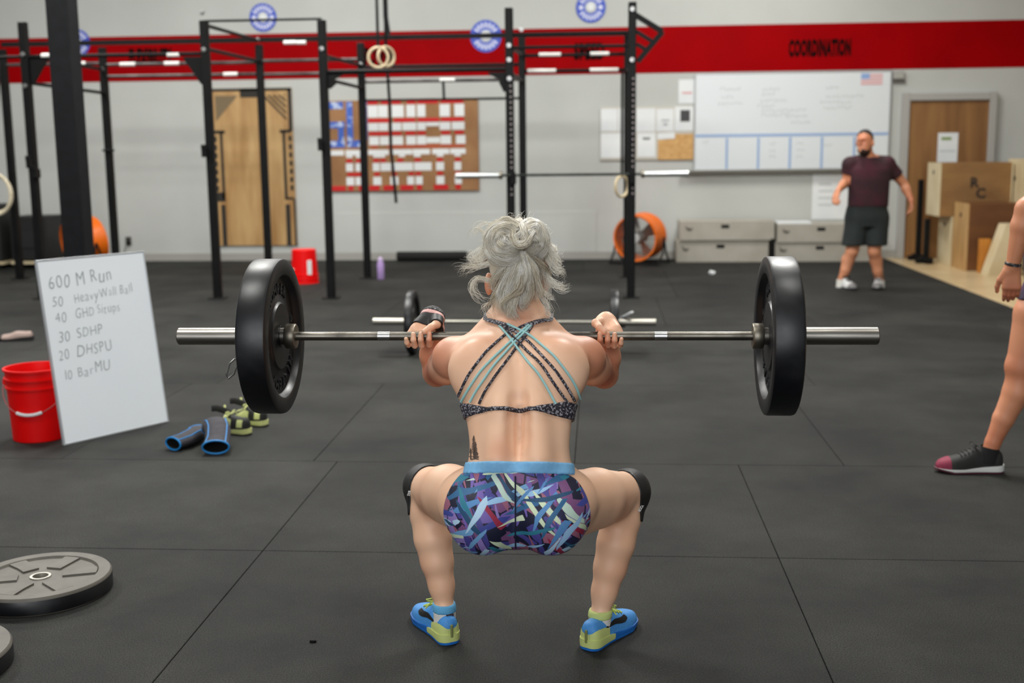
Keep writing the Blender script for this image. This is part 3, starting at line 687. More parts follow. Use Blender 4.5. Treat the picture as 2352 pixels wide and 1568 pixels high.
def drum_fan(u, v, rpx, Y, rz, label, tilt=0.05):
    c = at(u, v, Y); R = rpx * (at(u + 10, v, Y).x - at(u, v, Y).x) / 10
    zc = R + .05
    t = thing('drum_fan', label, 'fan', (c.x, Y, 0), rz)
    MX = Matrix.Translation((0, 0, zc)) @ Matrix.Rotation(math.radians(90) + tilt, 4, 'X')      # drum axis = local -y .. forward to viewer
    d = .17
    MB().lathe([(R - .02, d), (R, d + .004), (R + .006, d - .02), (R - .012, .06), (R - .012, -.06), (R + .006, -d + .02), (R, -d - .004), (R - .02, -d), (R - .03, -.05), (R - .03, .05), (R - .02, d)], 48, MX).build('drum', M_orange, t)
    M_g = mat('fan_wire', srgb(60, 62, 60), .4, metal=.6)
    for k in range(1, 7):
        rr = R * k / 7; MB().tube([MX @ Vector((rr * math.cos(a * math.pi / 16), rr * math.sin(a * math.pi / 16), d - .015)) for a in range(32)], .0035, 5, closed=True).build('guard_ring', M_g, t)
    for k in range(8):
        a = k * math.pi / 4; MB().tube([MX @ Vector((.06 * math.cos(a), .06 * math.sin(a), d - .012)), MX @ Vector(((R - .02) * math.cos(a), (R - .02) * math.sin(a), d - .012))], .004, 5).build('guard_spoke', M_g, t)
    MB().lathe([(0, .09), (.06, .085), (.075, .06), (.075, -.1), (0, -.1)], 24, MX).build('motor', mat('fan_motor_grey', srgb(150, 150, 146), .5), t)
    MB().lathe([(0, d - .005), (.055, d - .008), (.06, d - .02)], 20, MX).build('guard_badge', mat('fan_badge', srgb(190, 190, 188), .5), t)
    M_bld = mat('fan_blade_grey', srgb(168, 168, 162), .4, metal=.5)
    for k in range(4):
        a = k * math.pi / 2 + .5; n = 6; rings = []
        for i in range(n):
            q = i / (n - 1); rr = .065 + q * (R - .11); w = .05 + .045 * q; pitch = .7 - .25 * q
            dr = Vector((math.cos(a), math.sin(a), 0)); tn = Vector((-math.sin(a), math.cos(a), 0)); zz = Vector((0, 0, 1))
            cdir = tn * math.cos(pitch) + zz * math.sin(pitch); nd = dr.cross(cdir)
            ce = dr * rr + zz * .02
            rings.append([MX @ (ce + cdir * w * sx_ + nd * .004 * sz) for sx_, sz in ((-1, -1), (1, -1), (1, 1), (-1, 1))])
        MB().loft(rings).build('blade', M_bld, t)
    # tubular stand
    for s in (-1, 1):
        MB().tube([(s * (R + .03), .0, zc), (s * (R + .04), -.06, zc * .4), (s * (R + .03), -.2, .02), (s * (R - .12), -.2, .02)], .014, 8).build('stand_leg', M_black, t)
        MB().tube([(s * (R + .03), .0, zc), (s * (R + .04), .06, zc * .4), (s * (R + .03), .2, .02), (s * (R - .12), .2, .02)], .014, 8).build('stand_leg', M_black, t)
    MB().tube([(-(R - .12), -.2, .02), (R - .12, -.2, .02)], .014, 8).build('stand_bar', M_black, t)
    MB().tube([(-(R - .12), .2, .02), (R - .12, .2, .02)], .014, 8).build('stand_bar', M_black, t)
    return t
drum_fan(1470, 535, 53, 14.7, math.radians(-24), 'orange drum fan standing behind the racked barbell post')
drum_fan(192, 538, 52, 14.3, math.radians(-40), 'orange drum fan half hidden behind the charcoal column', tilt=.15)
# black plyometric / storage crates at far left
def crate(u0, u1, v0, v1, Y, label, d=.5):
    a = at(u0, v1, Y); b = at(u1, v0, Y); h = b.z
    t = thing('equipment_crate', label, 'crate', ((a.x + b.x) / 2, Y, 0), group='black crates at the far wall')
    w = b.x - a.x
    MB().box((0, d / 2, .11 + (h - .11) / 2), (w, d, h - .11), bev=.01).build('box', mat('black_crate', srgb(22, 23, 23), .6), t)
    MB().box((0, -.004, h * .55), (w * .75, .01, h * .3), bev=.003).build('front_panel', mat('black_crate_panel', srgb(30, 31, 32), .5), t)
    MB().box((0, d / 2, .075), (w + .04, d, .035), bev=.003).build('pallet_deck', M_plypale, t)
    for x in (-w / 2 + .06, w / 2 - .06): MB().box((x, d / 2, .029), (.08, d, .058), bev=.003).build('pallet_runner', M_black, t)
crate(28, 104, 497, 592, 14.35, 'square black crate on a low pallet behind the rig')
crate(-90, -6, 470, 592, 14.3, 'black crate cut off by the left picture edge')
p = at(141, 590, 14.9)
t = thing('equipment_stand', 'dark slim stand beside the orange fan and column', 'stand', (p.x, 15.0, 0))
MB().box((0, 0, .3), (.07, .07, .56), bev=.006).build('pillar', M_black, t); MB().box((0, 0, .6), (.2, .16, .04), bev=.008).build('head', M_black, t); MB().box((0, 0, .012), (.26, .26, .024), bev=.004).build('foot', M_black, t)
MB().box((-.02, -.01, .45), (.12, .1, .18), bev=.02).build('bag', mat('dark_green_bag', srgb(18, 44, 36), .7), t)
# big pale hoop leaning at far left
p = at(-8, 446, 12.6)
t = thing('rope_hoop', 'cream coloured coiled rope hoop hanging at the left picture edge', 'rope', (p.x, 12.6, p.z))
for k in range(3): MB().tube([(.17 * math.cos(a * math.pi / 20) * (1 - .04 * k), -.02 + .025 * k, .22 * math.sin(a * math.pi / 20) * (1 - .05 * k)) for a in range(40)], .02, 8, closed=True).build('coil', mat('cream_rope', srgb(214, 204, 180), .85, col2=srgb(190, 178, 150), scale=30), t)
MB().tube([(0, 0, .22), (0, .1, .5), (0, .3, zat(147, YB, 10) - p.z)], .008, 6).build('strap', M_black, t)
# plyometric wooden boxes, right
def ply_box(label, x, y, z, w, d, h, rz, m_front, m_side, logo=False):
    t = thing('plyo_box', label, 'plyo box', (x, y, z), rz, group='wooden plyo boxes by the door')
    MB().box((0, 0, h / 2), (w - .04, d, h), bev=.003).build('front_and_back', m_front, t)
    for s in (-1, 1):
        o = MB().box((s * (w / 2 - .01), 0, h / 2), (.02, d + .001, h), bev=.002).build('side_panel', m_side, t)
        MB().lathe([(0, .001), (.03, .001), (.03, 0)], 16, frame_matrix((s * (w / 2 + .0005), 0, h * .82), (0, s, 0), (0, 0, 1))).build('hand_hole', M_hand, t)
    if logo:
        M_lg = mat('black_stencil', srgb(40, 34, 28), .8)
        put_text('stencil_letter', 'R', frame_matrix((-.02, -d / 2 - .001, h * .62), (1, 0, 0), (0, 0, 1)), .16, M_lg, t, bold=.006)
        put_text('stencil_letter', 'C', frame_matrix((.06, -d / 2 - .001, h * .42), (1, 0, 0), (0, 0, 1)), .16, M_lg, t, bold=.006)
    return t
M_plyor = mat('amber_plywood', srgb(196, 128, 44), .5, col2=srgb(176, 108, 34), scale=4)
M_plydark = mat('dark_brown_ply', srgb(112, 70, 32), .55, col2=srgb(92, 54, 24), scale=3, stretch=(.6, 2, 2))
def ply_at(label, u, v, Y, w, d, z, h, mf_, ms_, logo=False):
    c = at(u, v, Y); return ply_box(label, c.x + w / 2, Y + d / 2, z, w, d, h, 0.0, mf_, ms_, logo)
ply_at('brown wooden box standing in front of the box pile', 2216, 622, 13.70, .62, .50, 0, .76, M_plydark, M_ply)
ply_at('pale wooden box at the bottom of the pile beside black stands', 2180, 612, 14.25, .66, .52, 0, .585, M_ply, M_plypale)
ply_at('wooden box with black letters on top of the pile', 2154, 497, 14.25, .84, .52, .587, .625, M_plybrown, M_plypale, True)
ply_at('pale wooden box cut off by the right picture edge', 2345, 470, 14.0, .6, .5, 0, 1.25, M_plypale, M_plypale)
c = at(2262, 620, 13.45)
t = thing('plywood_offcut', 'small amber plywood block in front of the brown box', 'wood block', (c.x, 13.50, 0), 0)
MB().box((0, 0, .19), (.11, .1, .38), bev=.003).build('block', M_plyor, t)
c = at(2292, 628, 13.3)
t = thing('plywood_wedge', 'pale sloping plywood wedge leaning by the box pile', 'wood block', (c.x, 13.3, 0), 0)
MB().prism([(-.15, 0), (.2, 0), (.2, .56), (.02, .56)], -.12, .12, frame_matrix((0, 0, 0), (1, 0, 0), (0, 0, 1))).build('wedge', M_plypale, t)
for u, v, y, h, lab in ((2108, 588, 15.05, .98, 'taller black upright stand in front of the door'), (2126, 600, 14.62, .52, 'shorter black upright stand in front of the door')):
    c = at(u, v, y); t = thing('upright_stand', lab, 'stand', (c.x, y, 0), 0, group='black stands by the door')
    MB().box((0, 0, h / 2 + .02), (.06, .06, h), bev=.004).build('upright', M_black, t)
    MB().box((-.02, 0, .03), (.2, .09, .05), bev=.004).build('foot_bar', M_black, t); MB().box((0, -.02, .05), (.09, .3, .045), bev=.004).build('foot_bar', M_black, t)
# ---- small things on the floor
p = onfloor(875, 641)
t = thing('water_bottle', 'lavender water bottle standing on the mats near the wall', 'bottle', (p.x, p.y, 0))
M_lav = mat('lavender_plastic', srgb(178, 150, 206), .4)
MB().lathe([(0, 0), (.036, 0), (.04, .006), (.04, .17), (.034, .195), (.026, .2)], 24).build('body', M_lav, t)
MB().lathe([(.026, .199), (.03, .2), (.03, .228), (.018, .235), (.012, .25), (0, .25)], 20).build('cap', mat('lavender_cap', srgb(198, 176, 216), .4), t)
p0 = onfloor(908, 604); p1 = onfloor(1062, 604)
t = thing('foam_roller', 'long black foam roller lying along the foot of the wall', 'foam roller', ((p0.x + p1.x) / 2, WY - .16, 0))
MB().lathe([(0, -.46), (.055, -.46), (.062, -.45), (.062, .45), (.055, .46), (0, .46)], 24, Matrix.Translation((0, 0, .062)) @ Matrix.Rotation(math.radians(90), 4, 'Y')).build('roller', mat('black_foam', srgb(20, 20, 20), .9), t)
p = onfloor(1635, 630)
t = thing('crumpled_tissue', 'small crumpled white tissue on the open floor', 'tissue', (p.x, p.y, 0))
random.seed(3); bm = bmesh.new(); bmesh.ops.create_icosphere(bm, subdivisions=2, radius=.04)
for v in bm.verts: v.co *= random.uniform(.6, 1.1); v.co.z = max(v.co.z * .7, -.02) + .02
me = bpy.data.meshes.new('paper'); bm.to_mesh(me); bm.free(); link('paper', me, M_paper, t)
# ---- rings and straps
M_ring = mat('birch_ring', srgb(214, 196, 160), .45)
def ring_set(label, u, v, Y, rz, top, r=.1, sw=.03, tilt=0):
    c = at(u, v, Y); t = thing('gymnastic_ring', label, 'gym ring', c, rz, group='gymnastic rings on the rig')
    MB().tube([(r * math.cos(a * math.pi / 18), 0, r * math.sin(a * math.pi / 18)) for a in range(36)], .0155, 10, closed=True).build('ring', M_ring, t)
    z1 = top - c.z
    MB().beam((0, 0, r - .01), (.0, 0, z1), sw, .012, upv=(0, 1, 0)).build('strap', M_black, t)
    return t
ring_set('left wooden gymnastic ring on a black strap before the red stripe', 869, 132, 12.2, .15, CEIL - .005)
ring_set('right wooden gymnastic ring on a black strap before the red stripe', 887, 130, 12.62, .75, CEIL - .005)
ring_set('wooden gymnastic ring hanging beside the right rig post', 1428, 428, 12.75, .9, zat(162, YB, 1430), r=.11)
t0 = at(888, 170, 12.9); t1 = at(906, 466, 12.9)
def strap(label, pts, w=.03, Y=12.9):
    P = [at(u, v, Y) for u, v in pts]; t = thing('hanging_strap', label, 'strap', P[0], group='loose straps on the rig')
    m = MB()
    for a, b in zip(P, P[1:]): m.beam(a - P[0], b - P[0], w, .008, upv=(0, 1, 0))
    m.build('webbing', M_black, t)
strap('long black strap hanging down in front of the flag collage', [(889, 152), (896, 250), (898, 340), (906, 420), (910, 466)], .034, YB - .03)
strap('short black strap hanging between two rig bars', [(1018, 186), (1020, 228)], .03, YB - .02)
strap('black strap bundle beside the rings strap', [(883, -60), (886, 40), (892, 80)], .05, 12.42)
# ================================================================== THINGS ON THE MATS
BL = onfloor(147, 1023); BR = onfloor(388, 968); be = (BR - BL).normalized(); bn = Vector((be.y, -be.x, 0)); bl_ang = math.radians(8)
bd = Vector((0, 0, math.cos(bl_ang))) - bn * math.sin(bl_ang); bnn = be.cross(bd).normalized()
if bnn.dot(bn) < 0: bnn = -bnn
BWd, BHt = .628, .925
t = thing('portable_whiteboard', 'handwritten workout whiteboard leaning upright on the floor mats', 'whiteboard', BL)
MBd = Matrix((be, bd, be.cross(bd))).transposed().to_4x4()
sgn = 1 if be.cross(bd).dot(bn) > 0 else -1
def bbx(name, x0, y0, x1, y1, z0, z1, mt, bev=0.0):
    m = MB(); m.box(((x0 + x1) / 2, (y0 + y1) / 2, (z0 + z1) / 2 * sgn), (x1 - x0, y1 - y0, abs(z1 - z0)), bev=bev); m.v = [tuple(MBd @ Vector(v)) for v in m.v]
    return m.build(name, mt, t)
bbx('panel', 0.004, 0.004, BWd - .004, BHt - .004, -.012, 0.0, mat('portable_board_face', srgb(236, 241, 246), .35, col2=srgb(232, 238, 244), scale=2))
for a in ((0, 0, BWd, .008), (0, BHt - .008, BWd, BHt), (0, .008, .008, BHt - .008), (BWd - .008, .008, BWd, BHt - .008)):
    bbx('edge_trim', a[0], a[1], a[2], a[3], -.014, .0025, mat('grey_board_trim', srgb(186, 190, 194), .4, metal=.4), .001)
M_pen = mat('grey_dry_marker', srgb(160, 166, 168), .8)
random.seed(21)
def pen(txt, fx, fy, size, sx=.8, rot=.03):
    m = MB(); x = 0.0
    for ch in txt:
        if ch == ' ': x += size * .32 * sx; continue
        me = text_mesh(ch, size * random.uniform(.9, 1.12), sx=sx * random.uniform(.9, 1.1), align='LEFT', bold=-.0011)
        a_ = random.uniform(-.1, .08); y0 = random.uniform(-.05, .05) * size; w_ = max([v.co.x for v in me.vertices] + [0])
        R_ = Matrix.Rotation(a_, 3, 'Z')
        m.add([R_ @ v.co + Vector((x + v.co.y * .1, y0, 0)) for v in me.vertices], [tuple(p_.vertices) for p_ in me.polygons]); x += w_ + size * .09; bpy.data.meshes.remove(me)
    o = MBd @ Matrix.Translation((fx * BWd, fy * BHt, .0012 * sgn)) @ Matrix.Rotation(rot, 4, 'Z')
    m.v = [tuple(o @ Vector(v)) for v in m.v]; m.build('handwriting', M_pen, t)
pen('600 M Run', .075, .868, .098, .78, .05); pen('50', .085, .765, .075, .8, .03); pen('HeavyWall Ball', .28, .772, .07, .72, .06)
pen('40', .09, .68, .07, .8, .02); pen('GHD Situps', .27, .69, .068, .7, .04); pen('30', .09, .575, .075, .8); pen('SDHP', .255, .585, .075, .8, .04)
pen('20', .07, .475, .075, .85); pen('DHSPU', .23, .487, .08, .75, .03); pen('10', .085, .365, .07, .8); pen('Bar', .21, .372, .075, .8, .02); pen('MU', .37, .385, .08, .8, .03)
# ---- red buckets
def bucket(label, x, y, rz=0.0, flip=False, handle=True, lean=-25, tag_=True):
    H, r0, r1 = .368, .132, .149
    t = thing('bucket', label, 'bucket', (x, y, H if flip else 0), rz, rot=(math.pi, 0, rz) if flip else None, group='red plastic buckets')
    MB().lathe([(0, .003), (r0 - .004, 0), (r0, .004), (r1 - .006, H - .1), (r1 + .002, H - .098), (r1 + .002, H - .09), (r1 - .004, H - .086), (r1 - .003, H - .056), (r1 + .006, H - .054), (r1 + .006, H - .046), (r1 - .002, H - .042), (r1 - .001, H - .012), (r1 + .007, H - .01), (r1 + .007, H),
               (r1 - .004, H), (r1 - .006, H - .02), (r0 - .006, .01), (0, .01)], 56).build('shell', M_redplastic, t)
    if handle:
        pts = []; n = 25; zb = H - .075; a = math.radians(lean)
        for k in range(n):
            q = math.pi * k / (n - 1); pts.append((-(r1 + .012) * math.cos(q), -(r1 + .012) * math.sin(q) * math.cos(a) , zb - .145 * math.sin(q) ** 1.0))
        # a slack bail lying against the front of the bucket
        pts = [(x, y - .004, z) for x, y, z in pts]
        mid = n // 2
        MB().tube(pts, .0026, 6).build('bail_wire', mat('bail_wire_steel', srgb(190, 110, 110), .4, metal=.5), t)
        g = [Vector(p_) for p_ in pts[mid - 3:mid + 4]]; MB().tube(g, .0085, 8).build('grip', M_white, t)
        for s in (-1, 1): MB().box((s * (r1 + .006), 0, zb), (.02, .03, .03), bev=.004).build('bail_ear', M_redplastic, t)
    if tag_:
        a = math.radians(55); MB().box(((r1 - .009) * math.cos(a), (r1 - .009) * math.sin(a), H - .035), (.003, .045, .045), Matrix.Rotation(a, 3, 'Z')).build('sticker', mat('pale_sticker', srgb(222, 180, 180), .7), t)
    return t
pb_ = onfloor(66, 1018)
bucket('open red bucket with wire handle beside the leaning whiteboard', pb_.x, pb_.y + .13, rz=math.radians(8))
bm_ = BL + be * .37 - bn * .237
bucket('red bucket mostly hidden behind the leaning whiteboard', bm_.x, bm_.y, rz=2.0, handle=False, tag_=False)
pb2 = onfloor(694, 652)
tb = bucket('upturned red bucket with white label between rig posts', pb2.x, pb2.y + .13, rz=0, flip=True, handle=False, tag_=False)
MB().box((.085, .118, .19), (.05, .006, .16), Matrix.Rotation(-.6, 3, 'Z'), bev=.002).build('label', M_white, tb)
MB().box((-.115, .10, .21), (.07, .012, .014), Matrix.Rotation(.6, 3, 'Z'), bev=.004).build('grip', M_white, tb)

# ---- shoe builder (heel at y=0, toe towards +y, sole on z=0)
def interp(x, xs, ys): return float(np.interp(x, xs, ys))
SW = ([0, .005, .015, .03, .05, .08, .12, .3, .45, .6, .75, .88, .93, .97, .99, 1], [.005, .014, .021, .0262, .030, .0325, .034, .0345, .038, .0445, .048, .040, .033, .023, .013, .004])
QS = lambda q0, q1, n: [q0 + (q1 - q0) * (.5 - .5 * math.cos(math.pi * i / (n - 1))) for i in range(n)]
SH = ([0, .03, .08, .18, .3, .42, .55, .7, .85, .95, 1], [.034, .052, .060, .060, .068, .076, .062, .05, .04, .03, .012])
def make_shoe(t, L, side, c, sc=1.0, collar=1.0):
    """side = +1 when the outer side is +x; c = dict of materials"""
    k = L / .27
    def cx_(q): return -side * .004 * math.sin(q * math.pi * .9) * k
    def zs(q): return (interp(q, [0, .3, .6, 1], [.034, .028, .018, .02])) * k      # top of sole
    def surf(q, a, off=0.0):
        """a: 0 = outer bottom, .5 = top, 1 = inner bottom"""
        th = math.pi * a; w = interp(q, *SW) * k + off; h = interp(q, *SH) * k * collar + off
        cs = math.cos(th); sn = math.sin(th)
        x = side * w * math.copysign(abs(cs) ** .75, cs); z = zs(q) - .004 * k + h * sn ** .85
        return Vector((cx_(q) + x, q * L, z))
    nq, na = 30, 17
    rings = [[surf(q, j / (na - 1)) for j in range(na)] for q in QS(.001, .999, 44)]
    MB().loft(rings).build('upper', c['upper'], t)
    def sole_ring(q, z, grow): w = interp(q, *SW) * k + grow; return w
    def slab(name, z0f, z1f, grow, mt, q0=0.0, q1=1.0, n=30):
        rs = []
        for q in QS(q0, q1, n + 14):
            w = interp(q, *SW) * k + grow
            yy = q * L - .005 * k * max(0, 1 - q / .04) + .005 * k * max(0, 1 - (1 - q) / .04)
            x0 = cx_(q); za, zb = z0f(q), z1f(q)
            rs.append([Vector((x0 - w * .96, yy, za)), Vector((x0 + w * .96, yy, za)), Vector((x0 + w, yy, (za + zb) / 2)), Vector((x0 + w * .985, yy, zb)), Vector((x0 - w * .985, yy, zb)), Vector((x0 - w, yy, (za + zb) / 2))])
        MB().loft(rs).build(name, mt, t)
    spring = lambda q: interp(q, [0, .05, .75, 1], [.002, 0, 0, .014]) * k
    if 'mid2' in c:
        slab('midsole', lambda q: spring(q) + .008 * k, lambda q: zs(q) + .001, .0045 * k, c['mid'], 0, .40, 14)
        slab('forefoot_midsole', lambda q: spring(q) + .008 * k, lambda q: zs(q) + .002, .0038 * k, c['mid2'], .38, 1, 18)
    else: slab('midsole', lambda q: spring(q) + .008 * k, lambda q: zs(q) + .001, .004 * k, c['mid'])
    slab('outsole', lambda q: spring(q), lambda q: spring(q) + .0085 * k, .003 * k, c['out'])
    if 'heel' in c:
        rs = []
        for q in [.001, .004, .01, .02, .035, .055, .08, .12, .16, .21, .26, .30]:
            top = interp(q, [0, .2, .3], [.19, .17, .10])
            ring = [surf(q, top * j / 6, .0022 * k) for j in range(7)] + [surf(q, 1 - top * (6 - j) / 6, .0022 * k) for j in range(7)]
            rs.append(ring)
        m = MB(); nn = 14; vs = [p for r in rs for p in r]; fs = []
        for i in range(11):
            for j in list(range(6)) + list(range(7, 13)): fs.append((i * nn + j, i * nn + j + 1, (i + 1) * nn + j + 1, (i + 1) * nn + j))
        m.add(vs, fs, True)
        # back of the heel
        b = [surf(.001, .19 * j / 6, .003 * k) for j in range(7)] + [surf(.001, 1 - .19 * (6 - j) / 6, .003 * k) for j in range(7)]
        m.add([p + Vector((0, -.002, 0)) for p in b], [tuple(range(14))]); m.build('heel_counter', c['heel'], t)
        hz = zs(0); MB().box((0, -.0045 * k, hz + .012 * k), (.009 * k, .006 * k, .042 * k), bev=.002).build('heel_tab', c['tab'], t)
    if 'swoosh' in c:
        up = [(.18, .14), (.30, .12), (.42, .12), (.54, .13), (.63, .16), (.68, .23), (.66, .33)]
        lo = [(.18, .14), (.30, .17), (.42, .20), (.50, .23), (.56, .26), (.61, .30), (.66, .33)]
        for so in (0, 1):
            m = MB(); vs = []; fs = []; n = 24
            for i in range(n):
                f = i / (n - 1); q1 = np.interp(f * 6, range(7), [p[0] for p in up]); a1 = np.interp(f * 6, range(7), [p[1] for p in up])
                q2 = np.interp(f * 6, range(7), [p[0] for p in lo]); a2 = np.interp(f * 6, range(7), [p[1] for p in lo])
                for j in range(4):
                    qq = q1 + (q2 - q1) * j / 3; aa = a1 + (a2 - a1) * j / 3
                    vs.append(surf(qq, aa if so == 0 else 1 - aa, .0012 * k))
            for i in range(n - 1):
                for j in range(3): fs.append((i * 4 + j, i * 4 + j + 1, i * 4 + j + 5, i * 4 + j + 4))
            m.add(vs, fs, True); m.build('swoosh', c['swoosh'], t)
    if 'toe' in c:
        rs = [[surf(q, j / 16, .0015 * k) for j in range(17)] for q in np.linspace(.80, .998, 10)]; MB().loft(rs).build('toe_cap', c['toe'], t)
    if 'lace' in c:
        for i in range(5):
            q = .42 + i * .055; MB().tube([surf(q, .5 + .13 * x, .003 * k) for x in (-1, -.5, 0, .5, 1)], .0028 * k, 6).build('lace', c['lace'], t)
        for s in (-1, 1):
            b0 = surf(.42, .5, .004 * k)
            MB().tube([b0, b0 + Vector((s * .02, .0, .014)) * k, b0 + Vector((s * .036, .004, .012)) * k, b0 + Vector((s * .03, .012, .003)) * k, b0 + Vector((0, .006, 0)) * k], .0024 * k, 6).build('lace_bow', c['lace'], t)
            MB().tube([b0, b0 + Vector((s * .022, -.006, .006)) * k, b0 + Vector((s * .045, -.008, -.012)) * k], .0022 * k, 6).build('lace_end', c['lace'], t)
    return surf
# ---- lifting shoes and knee sleeves left of the athlete
M_lime = mat('lime_leather', srgb(206, 212, 140), .5); M_shblk = mat('black_shoe_mesh', srgb(24, 24, 22), .7); M_shpurple = mat('dark_shoe_sole', srgb(34, 30, 36), .5)
pl_ = onfloor(566, 1004); pl2_ = onfloor(598, 990)
def lifting_shoe(label, x, y, rz, side):
    t = thing('lifting_shoe', label, 'shoe', (x, y, 0), rz, group='lime and black lifting shoes')
    sf = make_shoe(t, .265, side, {'upper': M_shblk, 'mid': M_lime, 'out': M_shpurple, 'lace': M_lime, 'toe': M_lime}, collar=1.05)
    # side panels and loose strap
    for so in (0, 1):
        vs = []; fs = []
        for i in range(10):
            q = .34 + .40 * i / 9
            top = .30 - .14 * abs(i - 3) / 6
            for j in range(4): a = top * j / 3 + .02; vs.append(sf(q, a if so == 0 else 1 - a, .002))
        for i in range(9):
            for j in range(3): fs.append((i * 4 + j, i * 4 + j + 1, i * 4 + j + 5, i * 4 + j + 4))
        MB().add(vs, fs, True).build('side_panel', M_lime, t)
        vs = [sf(q, (a if so == 0 else 1 - a), .0025) for q in (.07, .12, .17, .2) for a in (.06, .14, .22, .3)]
        MB().add(vs, [(i * 4 + j, i * 4 + j + 1, i * 4 + j + 5, i * 4 + j + 4) for i in range(3) for j in range(3)], True).build('heel_patch', M_lime, t)
    b = sf(.5, .5, .002)
    MB().tube([b + Vector((.03, 0, -.01)), b + Vector((.01, .0, .012)), b + Vector((-.02, .0, .03)), b + Vector((-.06, .02, .05)), b + Vector((-.085, .03, .052))], .016, 8, flat=((0, 1, 0), .22)).build('strap', M_shblk, t)
    MB().tube([b, b + Vector((.0, .02, .03)), b + Vector((.012, .03, .05))], .006, 6).build('pull_tab', M_lime, t)
lifting_shoe('lime and black lifting shoe lying nearer the blue knee sleeves', pl_.x, pl_.y + .05, math.radians(66), 1)
lifting_shoe('lime and black lifting shoe farther back behind its pair', pl2_.x, pl2_.y + .11, math.radians(72), -1)
M_neo = mat('charcoal_neoprene', srgb(44, 42, 48), .8, col2=srgb(52, 50, 56), scale=40); M_neob = mat('blue_binding', srgb(8, 128, 200), .55); M_neoi = mat('black_lining', srgb(8, 8, 10), .9)
def sleeve_tube(name_label, pts, rw, rh, loc, rz):
    t = thing('knee_sleeve', name_label, 'knee sleeve', loc, rz, group='blue trimmed knee sleeves')
    P = [Vector(p) for p in pts]; N = 24
    def ring(i, s):
        tg = (P[min(i + 1, len(P) - 1)] - P[max(i - 1, 0)]).normalized(); x = tg.cross(Vector((0, 0, 1)))
        x = x.normalized() if x.length > .05 else Vector((1, 0, 0)); y = x.cross(tg)
        return [P[i] + x * math.cos(2 * math.pi * k / N) * rw[i] * s + y * math.sin(2 * math.pi * k / N) * rh[i] * s for k in range(N)]
    n = len(P)
    MB().loft([ring(i, 1) for i in range(n)], caps=False).build('shell', M_neo, t)
    MB().loft([ring(i, .9) for i in range(n)], caps=False).build('lining', M_neoi, t)
    for i in (0, n - 1): MB().tube(ring(i, .96), .0042, 6, closed=True).build('binding', M_neob, t)
    R = [ring(i, 1.01) for i in range(n)]
    for kk in (3, 9): MB().tube([R[i][kk] for i in range(n)], .0026, 6).build('seam_piping', M_neob, t)
    return t
ks = onfloor(494, 1046)
sleeve_tube('bent blue trimmed knee sleeve arching over, opening toward camera', [(0.0, 0, .038), (-.012, .07, .052), (-.03, .135, .085), (-.052, .175, .098), (-.075, .21, .092), (-.095, .25, .07)], [.066, .06, .062, .064, .06, .055], [.036, .044, .048, .05, .044, .036], (ks.x, ks.y + .015, 0), 0)
ks2 = onfloor(396, 1036)
sleeve_tube('flattened blue trimmed knee sleeve lying on its side', [(0, 0, .034), (.035, .07, .036), (.05, .135, .038), (.05, .21, .036), (.03, .27, .032)], [.052, .05, .046, .05, .052], [.032, .034, .038, .034, .03], (ks2.x, ks2.y + .015, 0), 0)
# ---- single slipper at the left picture edge
ps = onfloor(70, 785)
t = thing('slip_on_shoe', 'dark slip-on shoe with pale upper at the left picture edge', 'shoe', (ps.x - .02, ps.y + .08, 0), math.radians(96))
make_shoe(t, .28, 1, {'upper': mat('pale_pink_canvas', srgb(150, 130, 122), .8), 'mid': mat('black_slip_sole', srgb(18, 16, 16), .8), 'out': mat('black_slip_sole', srgb(18, 16, 16), .8), 'toe': mat('black_slip_toe', srgb(22, 18, 18), .8)}, collar=.7)
